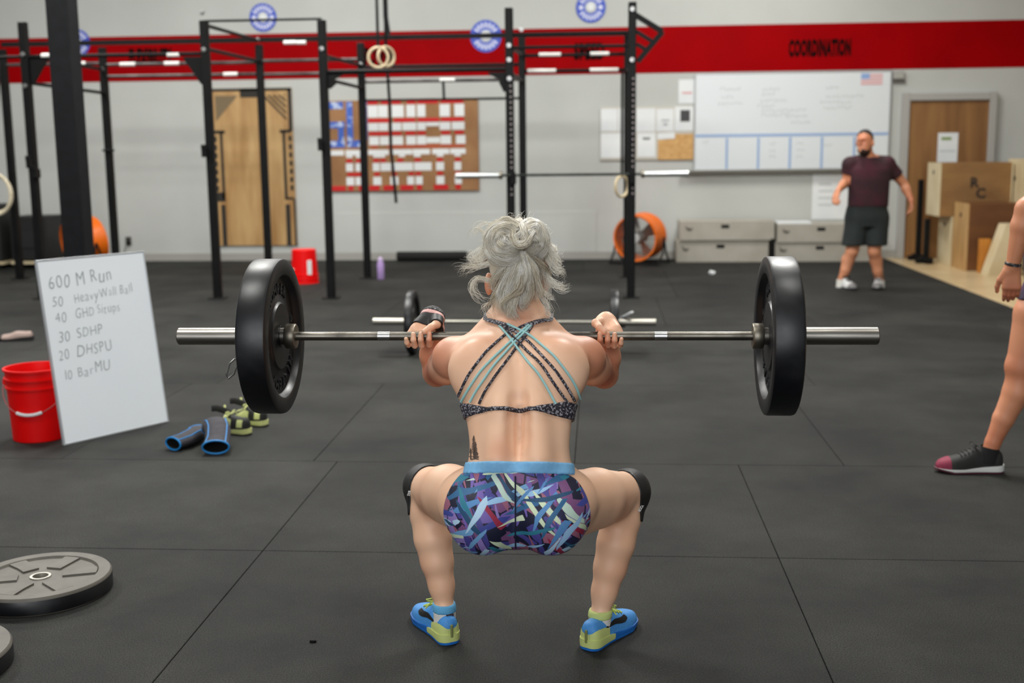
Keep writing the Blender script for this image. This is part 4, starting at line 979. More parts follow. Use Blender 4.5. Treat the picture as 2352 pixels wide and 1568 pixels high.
# ================================================================== BODIES (implicit surfaces, meshed with surface nets)
class Field:
    def __init__(s, lo, hi, h):
        s.lo = np.array(lo, np.float32); s.h = h
        n = np.ceil((np.array(hi) - np.array(lo)) / h).astype(int) + 1
        s.ax = [s.lo[i] + h * np.arange(n[i], dtype=np.float32) for i in range(3)]
        s.d = np.full(n, .05, np.float32)
    def _sl(s, lo, hi):
        r = []
        for i in range(3):
            a = int(np.clip(np.floor((lo[i] - s.lo[i]) / s.h), 0, len(s.ax[i]))); b = int(np.clip(np.ceil((hi[i] - s.lo[i]) / s.h) + 1, 0, len(s.ax[i])))
            r.append(slice(a, b))
        return tuple(r)
    def xyz(s, sl=None):
        sl = sl or (slice(None),) * 3
        return s.ax[0][sl[0]][:, None, None], s.ax[1][sl[1]][None, :, None], s.ax[2][sl[2]][None, None, :]
    def mix(s, sl, new, k, op='u'):
        a = s.d[sl]
        if a.size == 0: return
        if op == 'u':
            q = np.clip(.5 + .5 * (new - a) / k, 0, 1); s.d[sl] = new + (a - new) * q - k * q * (1 - q)
        else:        # smooth subtraction
            n2 = -new; q = np.clip(.5 - .5 * (n2 - a) / k, 0, 1); s.d[sl] = n2 + (a - n2) * q + k * q * (1 - q)
    def cone(s, a, b, r1, r2, k=.02, flat=None, op='u'):
        a = np.array(a, np.float32); b = np.array(b, np.float32); R = max(r1, r2) * (1.0 if flat is None else max(1, flat[1])); pad = R + k + 3 * s.h
        sl = s._sl(np.minimum(a, b) - pad, np.maximum(a, b) + pad); x, y, z = s.xyz(sl)
        px, py, pz = x - a[0], y - a[1], z - a[2]; ba = b - a; L2 = float(ba @ ba) + 1e-12
        t = np.clip((px * ba[0] + py * ba[1] + pz * ba[2]) / L2, 0, 1)
        qx, qy, qz = px - ba[0] * t, py - ba[1] * t, pz - ba[2] * t
        if flat is not None:
            n = np.array(flat[0], np.float32); n = n / np.linalg.norm(n); dn = (qx * n[0] + qy * n[1] + qz * n[2]) * (1 / flat[1] - 1)
            qx, qy, qz = qx + dn * n[0], qy + dn * n[1], qz + dn * n[2]
        s.mix(sl, np.sqrt(qx * qx + qy * qy + qz * qz) - (r1 + (r2 - r1) * t), k, op); return s
    def chain(s, pts, rs, k=.02, flat=None, k2=.012):
        for i in range(len(pts) - 1): s.cone(pts[i], pts[i + 1], rs[i], rs[i + 1], k if i == 0 else min(k, k2), flat)
        return s
    def chain_s(s, pts, rs, k):
        for i in range(len(pts) - 1): s.cone(pts[i], pts[i + 1], rs[i], rs[i + 1], k, op='s')
    def ell(s, c, r, k=.02, R=None, op='u'):
        c = np.array(c, np.float32); r = np.array(r, np.float32); pad = max(r) + k + 3 * s.h
        sl = s._sl(c - pad, c + pad); x, y, z = s.xyz(sl); p = [x - c[0], y - c[1], z - c[2]]
        if R is not None:
            p = [p[0] * R[0][i] + p[1] * R[1][i] + p[2] * R[2][i] for i in range(3)]
        k0 = np.sqrt((p[0] / r[0]) ** 2 + (p[1] / r[1]) ** 2 + (p[2] / r[2]) ** 2); k1 = np.sqrt((p[0] / r[0] ** 2) ** 2 + (p[1] / r[1] ** 2) ** 2 + (p[2] / r[2] ** 2) ** 2) + 1e-9
        s.mix(sl, k0 * (k0 - 1) / k1, k, op); return s
    def loftz(s, sl_list, k=.03, e=2.3):
        """stack of (z, cx, cy, a, b) super-ellipses"""
        S_ = sorted(sl_list); zs = np.array([q[0] for q in S_]); f = lambda i, z: np.interp(z, zs, [q[i] for q in S_])
        # smooth interpolation of the control rows
        zz = np.linspace(zs[0], zs[-1], 60); rows = [np.array([f(i, t) for t in zz]) for i in range(1, 5)]
        ker = np.array([1, 2, 3, 2, 1]) / 9
        rows = [np.convolve(np.pad(r, 2, mode='edge'), ker, 'valid') for r in rows]
        x, y, z = s.xyz(); zv = s.ax[2]
        cx, cy, a, b = [np.interp(zv, zz, r).astype(np.float32)[None, None, :] for r in rows]
        u = (np.abs((x - cx) / a) ** e + np.abs((y - cy) / b) ** e) ** (1 / e)
        d = (u - 1) * np.minimum(a, b)
        d = np.maximum(d, np.maximum(zs[0] - z, z - zs[-1])); s.mix((slice(None),) * 3, d, k); return s
def surface_nets(d, lo, h):
    sgn = d < 0
    c = sgn[:-1, :-1, :-1].astype(np.int8)
    cnt = np.zeros(np.array(d.shape) - 1, np.int8)
    for i in (0, 1):
        for j in (0, 1):
            for k in (0, 1): cnt += sgn[i:d.shape[0] - 1 + i, j:d.shape[1] - 1 + j, k:d.shape[2] - 1 + k]
    act = (cnt > 0) & (cnt < 8); I = np.argwhere(act)
    idx = np.full(act.shape, -1, np.int64); idx[act] = np.arange(len(I))
    if len(I) == 0: return np.zeros((0, 3)), np.zeros((0, 4), int)
    acc = np.zeros((len(I), 3)); num = np.zeros(len(I))
    cor = [(i, j, k) for i in (0, 1) for j in (0, 1) for k in (0, 1)]
    val = {o: d[I[:, 0] + o[0], I[:, 1] + o[1], I[:, 2] + o[2]].astype(np.float64) for o in cor}
    for o in cor:
        for ax in range(3):
            if o[ax] == 0:
                o2 = list(o); o2[ax] = 1; o2 = tuple(o2); a, b = val[o], val[o2]; m = (a < 0) != (b < 0)
                t = np.where(m, a / np.where(m, a - b, 1), 0)
                for q in range(3): acc[:, q] += np.where(m, o[q] + (t if q == ax else 0), 0)
                num += m
    V = (I + acc / num[:, None]) * h + np.array(lo)
    F = []
    for ax in range(3):
        b, c2 = [(1, 2), (2, 0), (0, 1)][ax]
        s0 = [slice(None)] * 3; s1 = [slice(None)] * 3; s0[ax] = slice(0, -1); s1[ax] = slice(1, None)
        m = sgn[tuple(s0)] != sgn[tuple(s1)]; E_ = np.argwhere(m)
        ok = (E_[:, b] > 0) & (E_[:, c2] > 0) & (E_[:, b] < d.shape[b] - 1) & (E_[:, c2] < d.shape[c2] - 1); E_ = E_[ok]
        def cell(db, dc):
            q = E_.copy(); q[:, b] -= db; q[:, c2] -= dc; return idx[q[:, 0], q[:, 1], q[:, 2]]
        quad = np.stack([cell(1, 1), cell(0, 1), cell(0, 0), cell(1, 0)], 1)
        inside = sgn[E_[:, 0], E_[:, 1], E_[:, 2]]
        quad[~inside] = quad[~inside][:, ::-1]; F.append(quad)
    F = np.concatenate(F); F = F[(F >= 0).all(1)]
    return V, F
def relax(V, F, it=2, lam=.5):
    e = np.concatenate([F[:, [0, 1]], F[:, [1, 2]], F[:, [2, 3]], F[:, [3, 0]]]); e = np.concatenate([e, e[:, ::-1]])
    n = np.bincount(e[:, 0], minlength=len(V))[:, None].clip(1)
    for _ in range(it):
        for l in (lam, -lam * .92):
            s = np.stack([np.bincount(e[:, 0], weights=V[e[:, 1], q], minlength=len(V)) for q in range(3)], 1) / n
            V = V + (s - V) * l
    return V
def mesh_from(name, parts, base):
    """parts: list of (V, F) joined into one mesh, moved so that base is the origin"""
    vs = []; fs = []; o = 0
    for V, F in parts: vs.append(V - np.array(base)); fs.append(F + o); o += len(V)
    V = np.concatenate(vs); F = np.concatenate(fs); me = bpy.data.meshes.new(name)
    me.vertices.add(len(V)); me.vertices.foreach_set('co', V.astype(np.float32).ravel())
    me.loops.add(F.size); me.loops.foreach_set('vertex_index', F.astype(np.int32).ravel())
    me.polygons.add(len(F)); me.polygons.foreach_set('loop_start', np.arange(0, F.size, 4, dtype=np.int32)); me.polygons.foreach_set('loop_total', np.full(len(F), 4, np.int32))
    me.update(calc_edges=True); me.polygons.foreach_set('use_smooth', np.ones(len(F), bool)); me.validate(); me.update(); return me
def extract(fd, clip=None, off=0.0, it=2):
    d = fd.d - off
    if clip is not None: d = np.maximum(d, clip)
    V, F = surface_nets(d, fd.lo, fd.h)
    return relax(V, F, it), F
def plane(fd, p, n):
    p = np.array(p, float); n = np.array(n, float); n = n / np.linalg.norm(n); x, y, z = fd.xyz(); return ((x - p[0]) * n[0] + (y - p[1]) * n[1] + (z - p[2]) * n[2]).astype(np.float32)

# skin
def skin_material(name, base, flush, pale):
    m = mat(name, base, .48, col2=pale, scale=5, detail=3, ramp=(.3, .75), bump=.06, bscale=420)
    nt = m.node_tree; N = nt.nodes; L = nt.links; b = N['Principled BSDF']
    at_ = N.new('ShaderNodeAttribute'); at_.attribute_name = 'flush'
    mx = N.new('ShaderNodeMix'); mx.data_type = 'RGBA'; mx.inputs['B'].default_value = flush
    old = b.inputs['Base Color'].links[0].from_socket; L.new(old, mx.inputs['A']); L.new(at_.outputs['Fac'], mx.inputs['Factor']); L.new(mx.outputs['Result'], b.inputs['Base Color'])
    return m
M_skin = skin_material('fair_skin', srgb(230, 180, 146), srgb(190, 92, 54), srgb(238, 198, 168))
def flush_attr(me, spots, base):
    co = np.zeros(len(me.vertices) * 3, np.float32); me.vertices.foreach_get('co', co); co = co.reshape(-1, 3) + np.array(base, np.float32)
    w = np.zeros(len(co), np.float32)
    for c, r, a in spots: w = np.maximum(w, a * np.exp(-((co - np.array(c)) ** 2).sum(1) / r ** 2))
    at_ = me.attributes.new('flush', 'FLOAT', 'POINT'); at_.data.foreach_set('value', w)

def P(u, v, dy): return np.array(at(u, v, BY + dy))
WB = np.array((-.225, BY - .06, 0.0))
wf = Field((-.72, BY - .53, .04), (.27, BY + .32, 1.27), .0045)
# ---- torso
def slc(v, uL, uR, dyc, b):
    a = P(uL, v, dyc); c = P(uR, v, dyc); return ((a[2] + c[2]) / 2, (a[0] + c[0]) / 2, BY + dyc, (c[0] - a[0]) / 2, b)
TORSO = [slc(1200, 1072, 1310, -.345, .075), slc(1150, 1058, 1325, -.34, .085), slc(1100, 1066, 1318, -.335, .088), slc(1058, 1076, 1311, -.318, .085), slc(1030, 1080, 1307, -.303, .083), slc(1000, 1078, 1309, -.288, .083), slc(965, 1073, 1313, -.268, .086), slc(940, 1066, 1317, -.252, .09),
          slc(905, 1055, 1330, -.232, .095), slc(870, 1044, 1342, -.21, .098), slc(835, 1040, 1347, -.186, .096), slc(800, 1058, 1330, -.162, .084), slc(780, 1090, 1296, -.147, .068), slc(755, 1122, 1258, -.132, .058), slc(730, 1140, 1240, -.118, .055)]
wf.loftz(TORSO, k=.01, e=2.35)
# shoulder girdle
Csp = P(1190, 735, -.115); SL, SR = P(1043, 820, -.095), P(1339, 820, -.095)
for s_, Sj in ((-1, SL), (1, SR)):
    wf.cone(P(1190 + s_ * 22, 715, -.10), Sj + np.array((-s_ * .03, 0, .024)), .042, .022, .035)              # trapezius
    wf.cone(P(1190 + s_ * 95, 822, -.15), Sj, .056, .050, .03)                                            # shoulder mass
    wf.ell(Sj + np.array((s_ * .004, .012, -.004)), (.056, .060, .053), .018)                                   # deltoid
    wf.ell(P(1190 + s_ * 88, 842, -.222), (.07, .055, .075), .05)                                            # shoulder blade
    wf.cone(P(1190 + s_ * 40, 945, -.318), P(1190 + s_ * 46, 1055, -.378), .030, .034, .03)                      # back muscles beside the spine
    wf.cone(P(1190 + s_ * 36, 850, -.262), P(1190 + s_ * 36, 945, -.322), .022, .024, .03)
    wf.ell(P(1190 + s_ * 62, 900, -.10), (.06, .05, .062), .03)                                                # chest
    # glutes
    wf.ell(P(1188 + s_ * 76, 1185, -.372), (.094, .096, .098), .022)
    wf.ell(P(1188 + s_ * 100, 1150, -.30), (.10, .10, .09), .03)
wf.cone(P(1190, 830, -.283), P(1191, 915, -.334), .006, .008, .03, op='s')
wf.chain_s([P(1191, 920, -.332), P(1191, 960, -.352), P(1191, 1000, -.373), P(1191, 1042, -.398)], [.012, .015, .015, .010], .03)                              # spine furrow
wf.ell(P(1186, 1206, -.35), (.055, .06, .06), .03)
wf.cone(P(1186, 1130, -.488), P(1184, 1285, -.44), .012, .014, .03, op='s')
# ---- neck and head
wf.cone(P(1189, 745, -.11), P(1187, 655, -.05), .058, .054, .03)
HC = P(1186, 600, -.035)
wf.ell(HC, (.073, .092, .102), .02); wf.ell(HC + np.array((0, .05, -.055)), (.052, .05, .06), .03)
FWY = HC[1] + .088
wf.ell((HC[0], FWY + .012, HC[2] - .018), (.012, .016, .022), .012); wf.ell((HC[0], FWY + .004, HC[2] - .075), (.025, .018, .018), .012); wf.ell((HC[0], FWY + .004, HC[2] - .05), (.024, .012, .008), .008)
for s_ in (-1, 1):
    wf.ell((HC[0] + s_ * .03, FWY + .006, HC[2] + .002), (.016, .012, .011), .01, op='s'); wf.ell((HC[0] + s_ * .03, FWY - .008, HC[2] + .002), (.012, .012, .011), .004)
    wf.ell((HC[0] + s_ * .079, HC[1] + .002, HC[2] - .064), (.012, .02, .033), .006)
# ---- arms
EL, ER = P(1003, 856, .135), P(1388, 860, .135)
WL, WR = P(993, 726, .082), P(1392, 736, .082)
for s_, Sj, El, Wr in ((-1, SL, EL, WL), (1, SR, ER, WR)):
    mid = Sj * .5 + El * .5
    wf.chain([Sj, mid + np.array((0, 0, -.004)), El], [.052, .050, .040], .022)
    wf.cone(Sj * .65 + El * .35 + np.array((s_ * .0, 0, -.018)), mid + np.array((s_ * .004, .03, -.012)), .042, .036, .02)
    fm = El * .68 + Wr * .32
    wf.chain([El, fm + np.array((s_ * .004, .0, 0)), Wr], [.038, .042, .027], .016)
# ---- legs
HL, HR = P(1112, 1160, -.29), P(1264, 1165, -.29)
KL, KR = P(978, 1118, .065), P(1441, 1130, .065)
AL, AR = P(1021, 1398, -.045), P(1378, 1412, -.045)
for s_, Hj, Kn, An in ((-1, HL, KL, AL), (1, HR, KR, AR)):
    tm = Hj * .45 + Kn * .55
    wf.chain([Hj, tm + np.array((s_ * .004, 0, .004)), Kn], [.094, .082, .058], .03)
    wf.cone(Hj * .7 + Kn * .3 + np.array((0, 0, -.02)), Hj * .2 + Kn * .8 + np.array((0, -.03, -.022)), .070, .042, .025)   # hamstrings
    wf.ell(Kn + np.array((s_ * .004, .012, 0)), (.056, .056, .06), .02)
    lg = lambda t, dy: Kn * (1 - t) + An * t + np.array((s_ * -.003, dy, 0))
    wf.chain([Kn, lg(.2, -.024), lg(.40, -.028), lg(.6, -.018), lg(.8, -.006), An], [.050, .052, .050, .043, .033, .0265], .03, None, .03)
    wf.cone(An, An + np.array((0, 0, -.05)), .029, .03, .01)
M_w = mat
fur = []
for v_ in range(946, 1056, 12):        # narrow furrow that follows the real surface of the back
    q_ = P(1191, v_, -.37); ix = int(round((q_[0] - wf.lo[0]) / wf.h)); iz = int(round((q_[2] - wf.lo[2]) / wf.h)); col_ = np.argmax(wf.d[ix, :, iz] < 0)
    fur.append(np.array((q_[0], wf.ax[1][col_] - .003, q_[2])))
nf_ = len(fur); wf.chain_s(fur, [.004 + .0055 * math.sin(math.pi * min(1, (i + 1.5) / nf_)) for i in range(nf_)], .008)
body_parts = [extract(wf, it=1)]
# ---- hands on a finer grid
def hand(fx, wr, thumb_base, thumb_tip, in_s, pinky_low=True):
    """fx: x of index..pinky on the bar; in_s: +1 when the thumb side is +x"""
    x0, x1 = min(min(fx), wr[0], thumb_base[0]) - .035, max(max(fx), wr[0], thumb_base[0]) + .035
    f = Field((x0, BY - .06, BZ - .06), (x1, wr[1] + .03, wr[2] + .05), .0021)
    up = np.array((0, 0, 1.))
    prof = [(.026, .006), (.018, -.020), (-.008, -.0245), (-.0262, -.005), (-.0245, .011)]
    rr = [.0100, .0092, .0088, .0080, .0068]
    mc = []
    for i, x in enumerate(fx):
        pr = prof; r_ = [q * (1.0, 1.03, 1.0, .86)[i] for q in rr]
        dz = (0.0, -.001, -.002, -.003)[i]
        if i == 3: pr = [(.028, .002), (.016, -.020), (-.012, -.0215), (-.031, -.012), (-.035, .0)]
        pts = [np.array((x + in_s * .0015 * (j - 2) * (i - 1.5) * -.6, BY + a, BZ + b + dz * (1 if j > 1 else 0))) for j, (a, b) in enumerate(pr)]
        for j in range(len(pts) - 1): f.cone(pts[j], pts[j + 1], r_[j], r_[j + 1], .0025 if j else .006)
        mc.append(pts[0])
    for i, m_ in enumerate(mc):
        wend = wr + np.array((in_s * (.012 - .008 * i), -.006, -.006))
        f.cone(m_, wend, .0125, .0165, .010)
    mid = sum(mc) / 4
    f.cone(mid + np.array((-in_s * .016, .01, .012)), wr + np.array((-in_s * .016, -.012, -.004)), .013, .015, .012)     # heel of hand
    tb = np.array(thumb_base); tt = np.array(thumb_tip); cm = wr + np.array((in_s * .016, -.012, -.002))
    f.cone(cm, tb, .0165, .0125, .010)
    ip = tb * .45 + tt * .55 + np.array((in_s * .003, -.004, .003))
    f.cone(tb, ip, .0118, .0105, .006); f.cone(ip, tt, .0103, .0082, .003)
    return f
def bx_(u): return float(P(u, 771, 0)[0])
hr = hand([bx_(1380), bx_(1396), bx_(1411), bx_(1425)], WR, P(1369, 742, .012) , P(1388, 763, -.027), -1)
hl = hand([bx_(987), bx_(969), bx_(953), bx_(939)], WL, P(1003, 744, .012), P(975, 761, -.028), 1)
for h_, wr, El in ((hr, WR, ER), (hl, WL, EL)):
    h_.cone(wr, wr * .8 + El * .2, .0262, .029, .012)
    body_parts.append(extract(h_, it=1))
me = mesh_from('person_body', body_parts, WB)
woman = thing('person', 'squatting person under raised barbell in strappy sports top and blue patterned shorts', 'person', WB)
flush_attr(me, [(SL + np.array((-.02, 0, .0)), .09, .75), (SR + np.array((.02, 0, 0)), .09, .75), (P(1000, 860, .05), .11, .9), (P(1390, 865, .05), .11, .9), (P(985, 800, .1), .09, .7), (P(1400, 800, .1), .09, .7), (P(1050, 880, -.2), .05, .4), (P(1340, 880, -.2), .05, .4), (P(975, 1300, -.02), .06, .3), (P(1425, 1310, -.02), .06, .3), (P(1120, 655, -.03), .04, .75), (P(1244, 652, -.03), .04, .75), (P(1000, 790, -.03), .05, .6), (P(1390, 790, -.03), .05, .6),
                (P(1191, 735, -.17), .05, .5), (P(1100, 790, -.2), .06, .35), (P(1290, 790, -.2), .06, .35), (P(1150, 1035, -.4), .035, .35), (P(975, 1180, -.1), .06, .35), (P(1440, 1190, -.1), .06, .35), (P(1050, 1250, -.3), .05, .4), (P(1340, 1250, -.3), .05, .4)], WB)
body = link('body', me, M_skin, woman)
dgb = BVHTree.FromPolygons([tuple(v.co) for v in me.vertices], [tuple(p.vertices) for p in me.polygons])
def onbody(u, v, off=.0):
    """point of the body surface met by the sight line of a picture point, lifted along the normal (local space)"""
    d = ray(u, v).normalized(); o = CAM - Vector(WB); loc, nor, i, dist = dgb.ray_cast(o, d)
    if loc is None: return None
    if nor.dot(d) > 0: nor = -nor
    return loc + nor * off
# ---- shorts
def shorts_material():
    m = mat('leaf_print_fabric', srgb(16, 18, 44), .6); nt = m.node_tree; N = nt.nodes; L = nt.links; b = N['Principled BSDF']
    tc = N.new('ShaderNodeTexCoord'); last = None
    def leaf(rot, scale, thr, seed, cols, prev):
        mp = N.new('ShaderNodeMapping'); mp.vector_type = 'TEXTURE'; mp.inputs['Rotation'].default_value = (0, rot, 0); mp.inputs['Scale'].default_value = tuple(1 / q for q in scale); mp.inputs['Location'].default_value = (seed, seed * .7, seed * 1.3)
        nz = N.new('ShaderNodeTexNoise'); nz.inputs['Scale'].default_value = 9; nz.inputs['Detail'].default_value = 1; L.new(tc.outputs['Object'], nz.inputs['Vector'])
        ad = N.new('ShaderNodeVectorMath'); ad.operation = 'MULTIPLY_ADD'; L.new(nz.outputs['Color'], ad.inputs[0]); ad.inputs[1].default_value = (.035, .035, .035); L.new(tc.outputs['Object'], ad.inputs[2])
        L.new(ad.outputs[0], mp.inputs[0])
        vo = N.new('ShaderNodeTexVoronoi'); vo.feature = 'F1'; vo.inputs['Scale'].default_value = 1; L.new(mp.outputs[0], vo.inputs['Vector'])
        ed = N.new('ShaderNodeTexVoronoi'); ed.feature = 'DISTANCE_TO_EDGE'; ed.inputs['Scale'].default_value = 1; L.new(mp.outputs[0], ed.inputs['Vector'])
        sp = N.new('ShaderNodeSeparateColor'); L.new(vo.outputs['Color'], sp.inputs[0])
        rp = N.new('ShaderNodeValToRGB'); rp.color_ramp.interpolation = 'CONSTANT'; E_ = rp.color_ramp.elements
        while len(E_) > 1: E_.remove(E_[-1])
        E_[0].position = 0; E_[0].color = cols[0]
        for i, c in enumerate(cols[1:]): e = E_.new((i + 1) / len(cols)); e.color = c
        L.new(sp.outputs[0], rp.inputs[0])
        m1 = N.new('ShaderNodeMath'); m1.operation = 'LESS_THAN'; L.new(sp.outputs[1], m1.inputs[0]); m1.inputs[1].default_value = thr
        m2 = N.new('ShaderNodeMath'); m2.operation = 'GREATER_THAN'; L.new(ed.outputs['Distance'], m2.inputs[0]); m2.inputs[1].default_value = .05
        m3 = N.new('ShaderNodeMath'); m3.operation = 'MULTIPLY'; L.new(m1.outputs[0], m3.inputs[0]); L.new(m2.outputs[0], m3.inputs[1])
        mx = N.new('ShaderNodeMix'); mx.data_type = 'RGBA'; L.new(m3.outputs[0], mx.inputs['Factor']); L.new(rp.outputs[0], mx.inputs['B'])
        if prev is None: mx.inputs['A'].default_value = srgb(18, 20, 48)
        else: L.new(prev, mx.inputs['A'])
        return mx.outputs['Result']
    c1 = [srgb(112, 92, 168), srgb(140, 120, 186), srgb(120, 76, 122), srgb(28, 30, 66), srgb(150, 92, 116), srgb(70, 66, 140)]
    c2 = [srgb(150, 190, 226), srgb(84, 136, 190), srgb(176, 208, 232), srgb(44, 96, 140), srgb(110, 160, 206), srgb(60, 70, 150)]
    c3 = [srgb(40, 118, 140), srgb(190, 214, 200), srgb(70, 150, 170), srgb(28, 72, 108), srgb(206, 222, 190), srgb(150, 36, 66)]
    o = leaf(.5, (22, 12, 34), .62, 1.7, c1, None)
    o = leaf(1.25, (12, 9, 62), .40, 3.3, c1, o)
    o = leaf(-.35, (9, 9, 66), .34, 5.1, c2, o)
    o = leaf(.85, (11, 9, 74), .24, 9.3, c3, o)
    o = leaf(-.95, (11, 9, 80), .24, 14.2, c2, o)
    o = leaf(-.2, (10, 9, 86), .15, 21.2, c3, o)
    L.new(o, b.inputs['Base Color'])
    return m
M_short = shorts_material()
zw1 = P(1190, 1058, -.40)[2]; zw0 = P(1190, 1091, -.42)[2]
pL = plane(wf, HL + (KL - HL) / np.linalg.norm(KL - HL) * .06, KL - HL); pR = plane(wf, HR + (KR - HR) / np.linalg.norm(KR - HR) * .06, KR - HR)
tf = Field((WB[0] - .2, BY - .46, zw0 - .06), (WB[0] + .2, BY - .16, zw1 + .06), .004)
X, Y, Z = wf.xyz()
tilt = (Y - (BY - .405)) * -.32
wv = Z - (zw0 + .004) - tilt
def local_clip(lo, hi, clip):      # keep only a region of the big grid
    return clip
def hem(u, v, s_):
    c_ = P(u, v, -.36); ox = (X - c_[0]) * s_; dz_ = Z - c_[2]; rz_ = np.where(dz_ > 0, .124, .106)
    return np.where(ox > 0, (np.sqrt((ox / .1055) ** 2 + (dz_ / rz_) ** 2) - 1) * .1, -1.0).astype(np.float32)
pL2 = hem(1112, 1178, -1); pR2 = hem(1264, 1182, 1)
smax = lambda a, b, k: np.maximum(a, b) + np.maximum(k - np.abs(a - b), 0) ** 2 / (4 * k)
clip_s = np.maximum(np.maximum(np.maximum(pL, pL2 * np.ones_like(Y)), np.maximum(pR, pR2 * np.ones_like(Y))), wv); clip_s = np.maximum(clip_s, .30 - Z * np.ones_like(X))
body_keep = np.maximum(clip_s, np.abs(X - WB[0]) - .24)
sh = link('shorts', mesh_from('shorts', [extract(wf, clip_s, .0035, 1)], WB), M_short, woman)
wband = np.maximum(Z - zw1 - tilt, -(Z - zw0 - tilt)) * np.ones_like(X)
tf.loftz(TORSO, k=.005, e=2.35)
for s_ in (-1, 1): tf.cone(P(1190 + s_ * 40, 945, -.318), P(1190 + s_ * 46, 1055, -.378), .030, .034, .03); tf.ell(P(1188 + s_ * 76, 1185, -.372), (.094, .096, .098), .03)
Xt, Yt, Zt = tf.xyz(); tiltT = (Yt - (BY - .405)) * -.32
wband = np.maximum(Zt - zw1 - tiltT, -(Zt - zw0 - tiltT)) * np.ones_like(Xt)
wb_o = link('waistband', mesh_from('waistband', [extract(tf, wband, .0045, 1)], WB), mat('light_blue_elastic', srgb(120, 178, 222), .7, col2=srgb(128, 186, 228), scale=90, bump=.2, bscale=300), woman)
cs = [onbody(1184 + (1190 - 1184) * q * 0, 1094 + q * 160, .006) for q in np.linspace(0, 1, 14)]
MB().tube([c for c in cs if c is not None], .0022, 6).build('center_seam', mat('navy_seam', srgb(20, 20, 52), .7), woman)
# ---- sports top
M_print = mat('speckled_print', srgb(30, 27, 38), .7, col2=srgb(150, 146, 152), scale=190, detail=2, ramp=(.52, .6)); M_teal = mat('pale_teal_cord', srgb(150, 196, 196), .65)
bz = P(1190, 938, -.34)[2]; bz0, bz1 = P(1190, 943, -.34)[2], P(1190, 932, -.34)[2]
ax_ = np.abs(X - (WB[0] - .006)); grow = np.clip((ax_ - .062) / .075, 0, 1); tb_ = (Y - (BY - .345)) * -.42
grow_front = np.clip((Y - (BY - .22)) / .06, 0, 1)
bclip = np.maximum(Z - (bz1 + .022 * grow + .05 * grow_front) - tb_, -(Z - (bz0 - .012 * grow) - tb_)); bclip = np.maximum(bclip, ax_ - .19)
link('sports_top', mesh_from('sports_top', [extract(wf, bclip, .0045, 1)], WB), M_print, woman)
STR = [([(1050, 918), (1058, 900), (1075, 862), (1115, 808), (1165, 765), (1213, 743)], 0), ([(1062, 922), (1074, 898), (1105, 850), (1150, 806), (1190, 770), (1214, 746)], 1), ([(1082, 924), (1093, 900), (1130, 846), (1170, 800), (1204, 766), (1218, 748)], 1), ([(1101, 928), (1112, 902), (1150, 846), (1185, 800), (1205, 776), (1222, 748)], 0),
       ([(1275, 928), (1259, 898), (1236, 858), (1192, 806), (1165, 770), (1146, 745)], 1), ([(1302, 926), (1283, 898), (1242, 836), (1192, 790), (1160, 752)], 0), ([(1318, 920), (1307, 898), (1276, 850), (1216, 786), (1162, 747)], 0), ([(1330, 914), (1326, 898), (1311, 868), (1272, 816), (1216, 770), (1166, 744)], 1)]
def smooth_px(p, n=26):
    p = np.array(p, float); t = np.r_[0, np.cumsum(np.hypot(*np.diff(p, axis=0).T))]; q = np.linspace(0, t[-1], n)
    c = np.stack([np.interp(q, t, p[:, i]) for i in (0, 1)], 1)
    for _ in range(3): c[1:-1] = (c[:-2] + 2 * c[1:-1] + c[2:]) / 4
    return c
for i, (pp, kind) in enumerate(STR):
    pts = [onbody(u, v, .0032 + .0012 * (i % 3)) for u, v in smooth_px(pp)]
    MB().tube([p for p in pts if p is not None], .0034 if kind else .0037, 8).build('cross_strap', M_teal if kind else M_print, woman)
for pp in ([(1166, 748), (1148, 742), (1130, 736), (1118, 733)], [(1208, 748), (1225, 741), (1243, 735), (1262, 735)]):
    pts = [onbody(u, v, .003) for u, v in smooth_px(pp, 10)]; pts = [p for p in pts if p is not None]
    if len(pts) > 2:
        e = pts[-1]; MB().tube(pts + [e + Vector((0, .03, .012)), e + Vector((0, .07, .0))], .0085, 8, flat=((0, -.6, .8), .3)).build('shoulder_strap', M_print, woman)
# ---- knee sleeves
M_sl = mat('black_sleeve_fabric', srgb(14, 14, 15), .55)
for s_, Hj, Kn, An in ((-1, HL, KL, AL), (1, HR, KR, AR)):
    th = (Kn - Hj) / np.linalg.norm(Kn - Hj); sh_ = (An - Kn) / np.linalg.norm(An - Kn)
    c = np.maximum(-plane(wf, Kn - th * .018, th * .8 + np.array((s_ * .35, 0, .1))), plane(wf, Kn + sh_ * .075, sh_)); rad = np.sqrt((X - Kn[0]) ** 2 + (Y - Kn[1]) ** 2 + (Z - Kn[2]) ** 2) - .125
    sl_o = link('knee_sleeve', mesh_from('knee_sleeve', [extract(wf, np.maximum(c, rad), .0045, 1)], WB), M_sl, woman)
# ---- wrist wrap on the left hand
hx, hy, hz = hl.xyz()
axd = (WL - np.array((bx_(969), BY + .026, BZ))); axd = axd / np.linalg.norm(axd)
q0 = WL - axd * .052
def band(a, b, off, nm, mt):
    c = np.maximum(-plane(hl, q0 + axd * a, axd), plane(hl, q0 + axd * b, axd)); c = np.maximum(c, (BY + .004) - hy)
    V, F = extract(hl, c, off, 1)
    if len(V): link(nm, mesh_from(nm, [(V, F)], WB), mt, woman)
band(0, .040, .0042, 'wrist_wrap', M_sl); band(.039, .052, .0048, 'wrap_stripe', mat('pink_stripe', srgb(224, 176, 170), .7)); band(.051, .10, .0056, 'wrap_cuff', mat('speckled_black_wrap', srgb(26, 26, 28), .7, col2=srgb(130, 130, 132), scale=160, ramp=(.56, .64)))
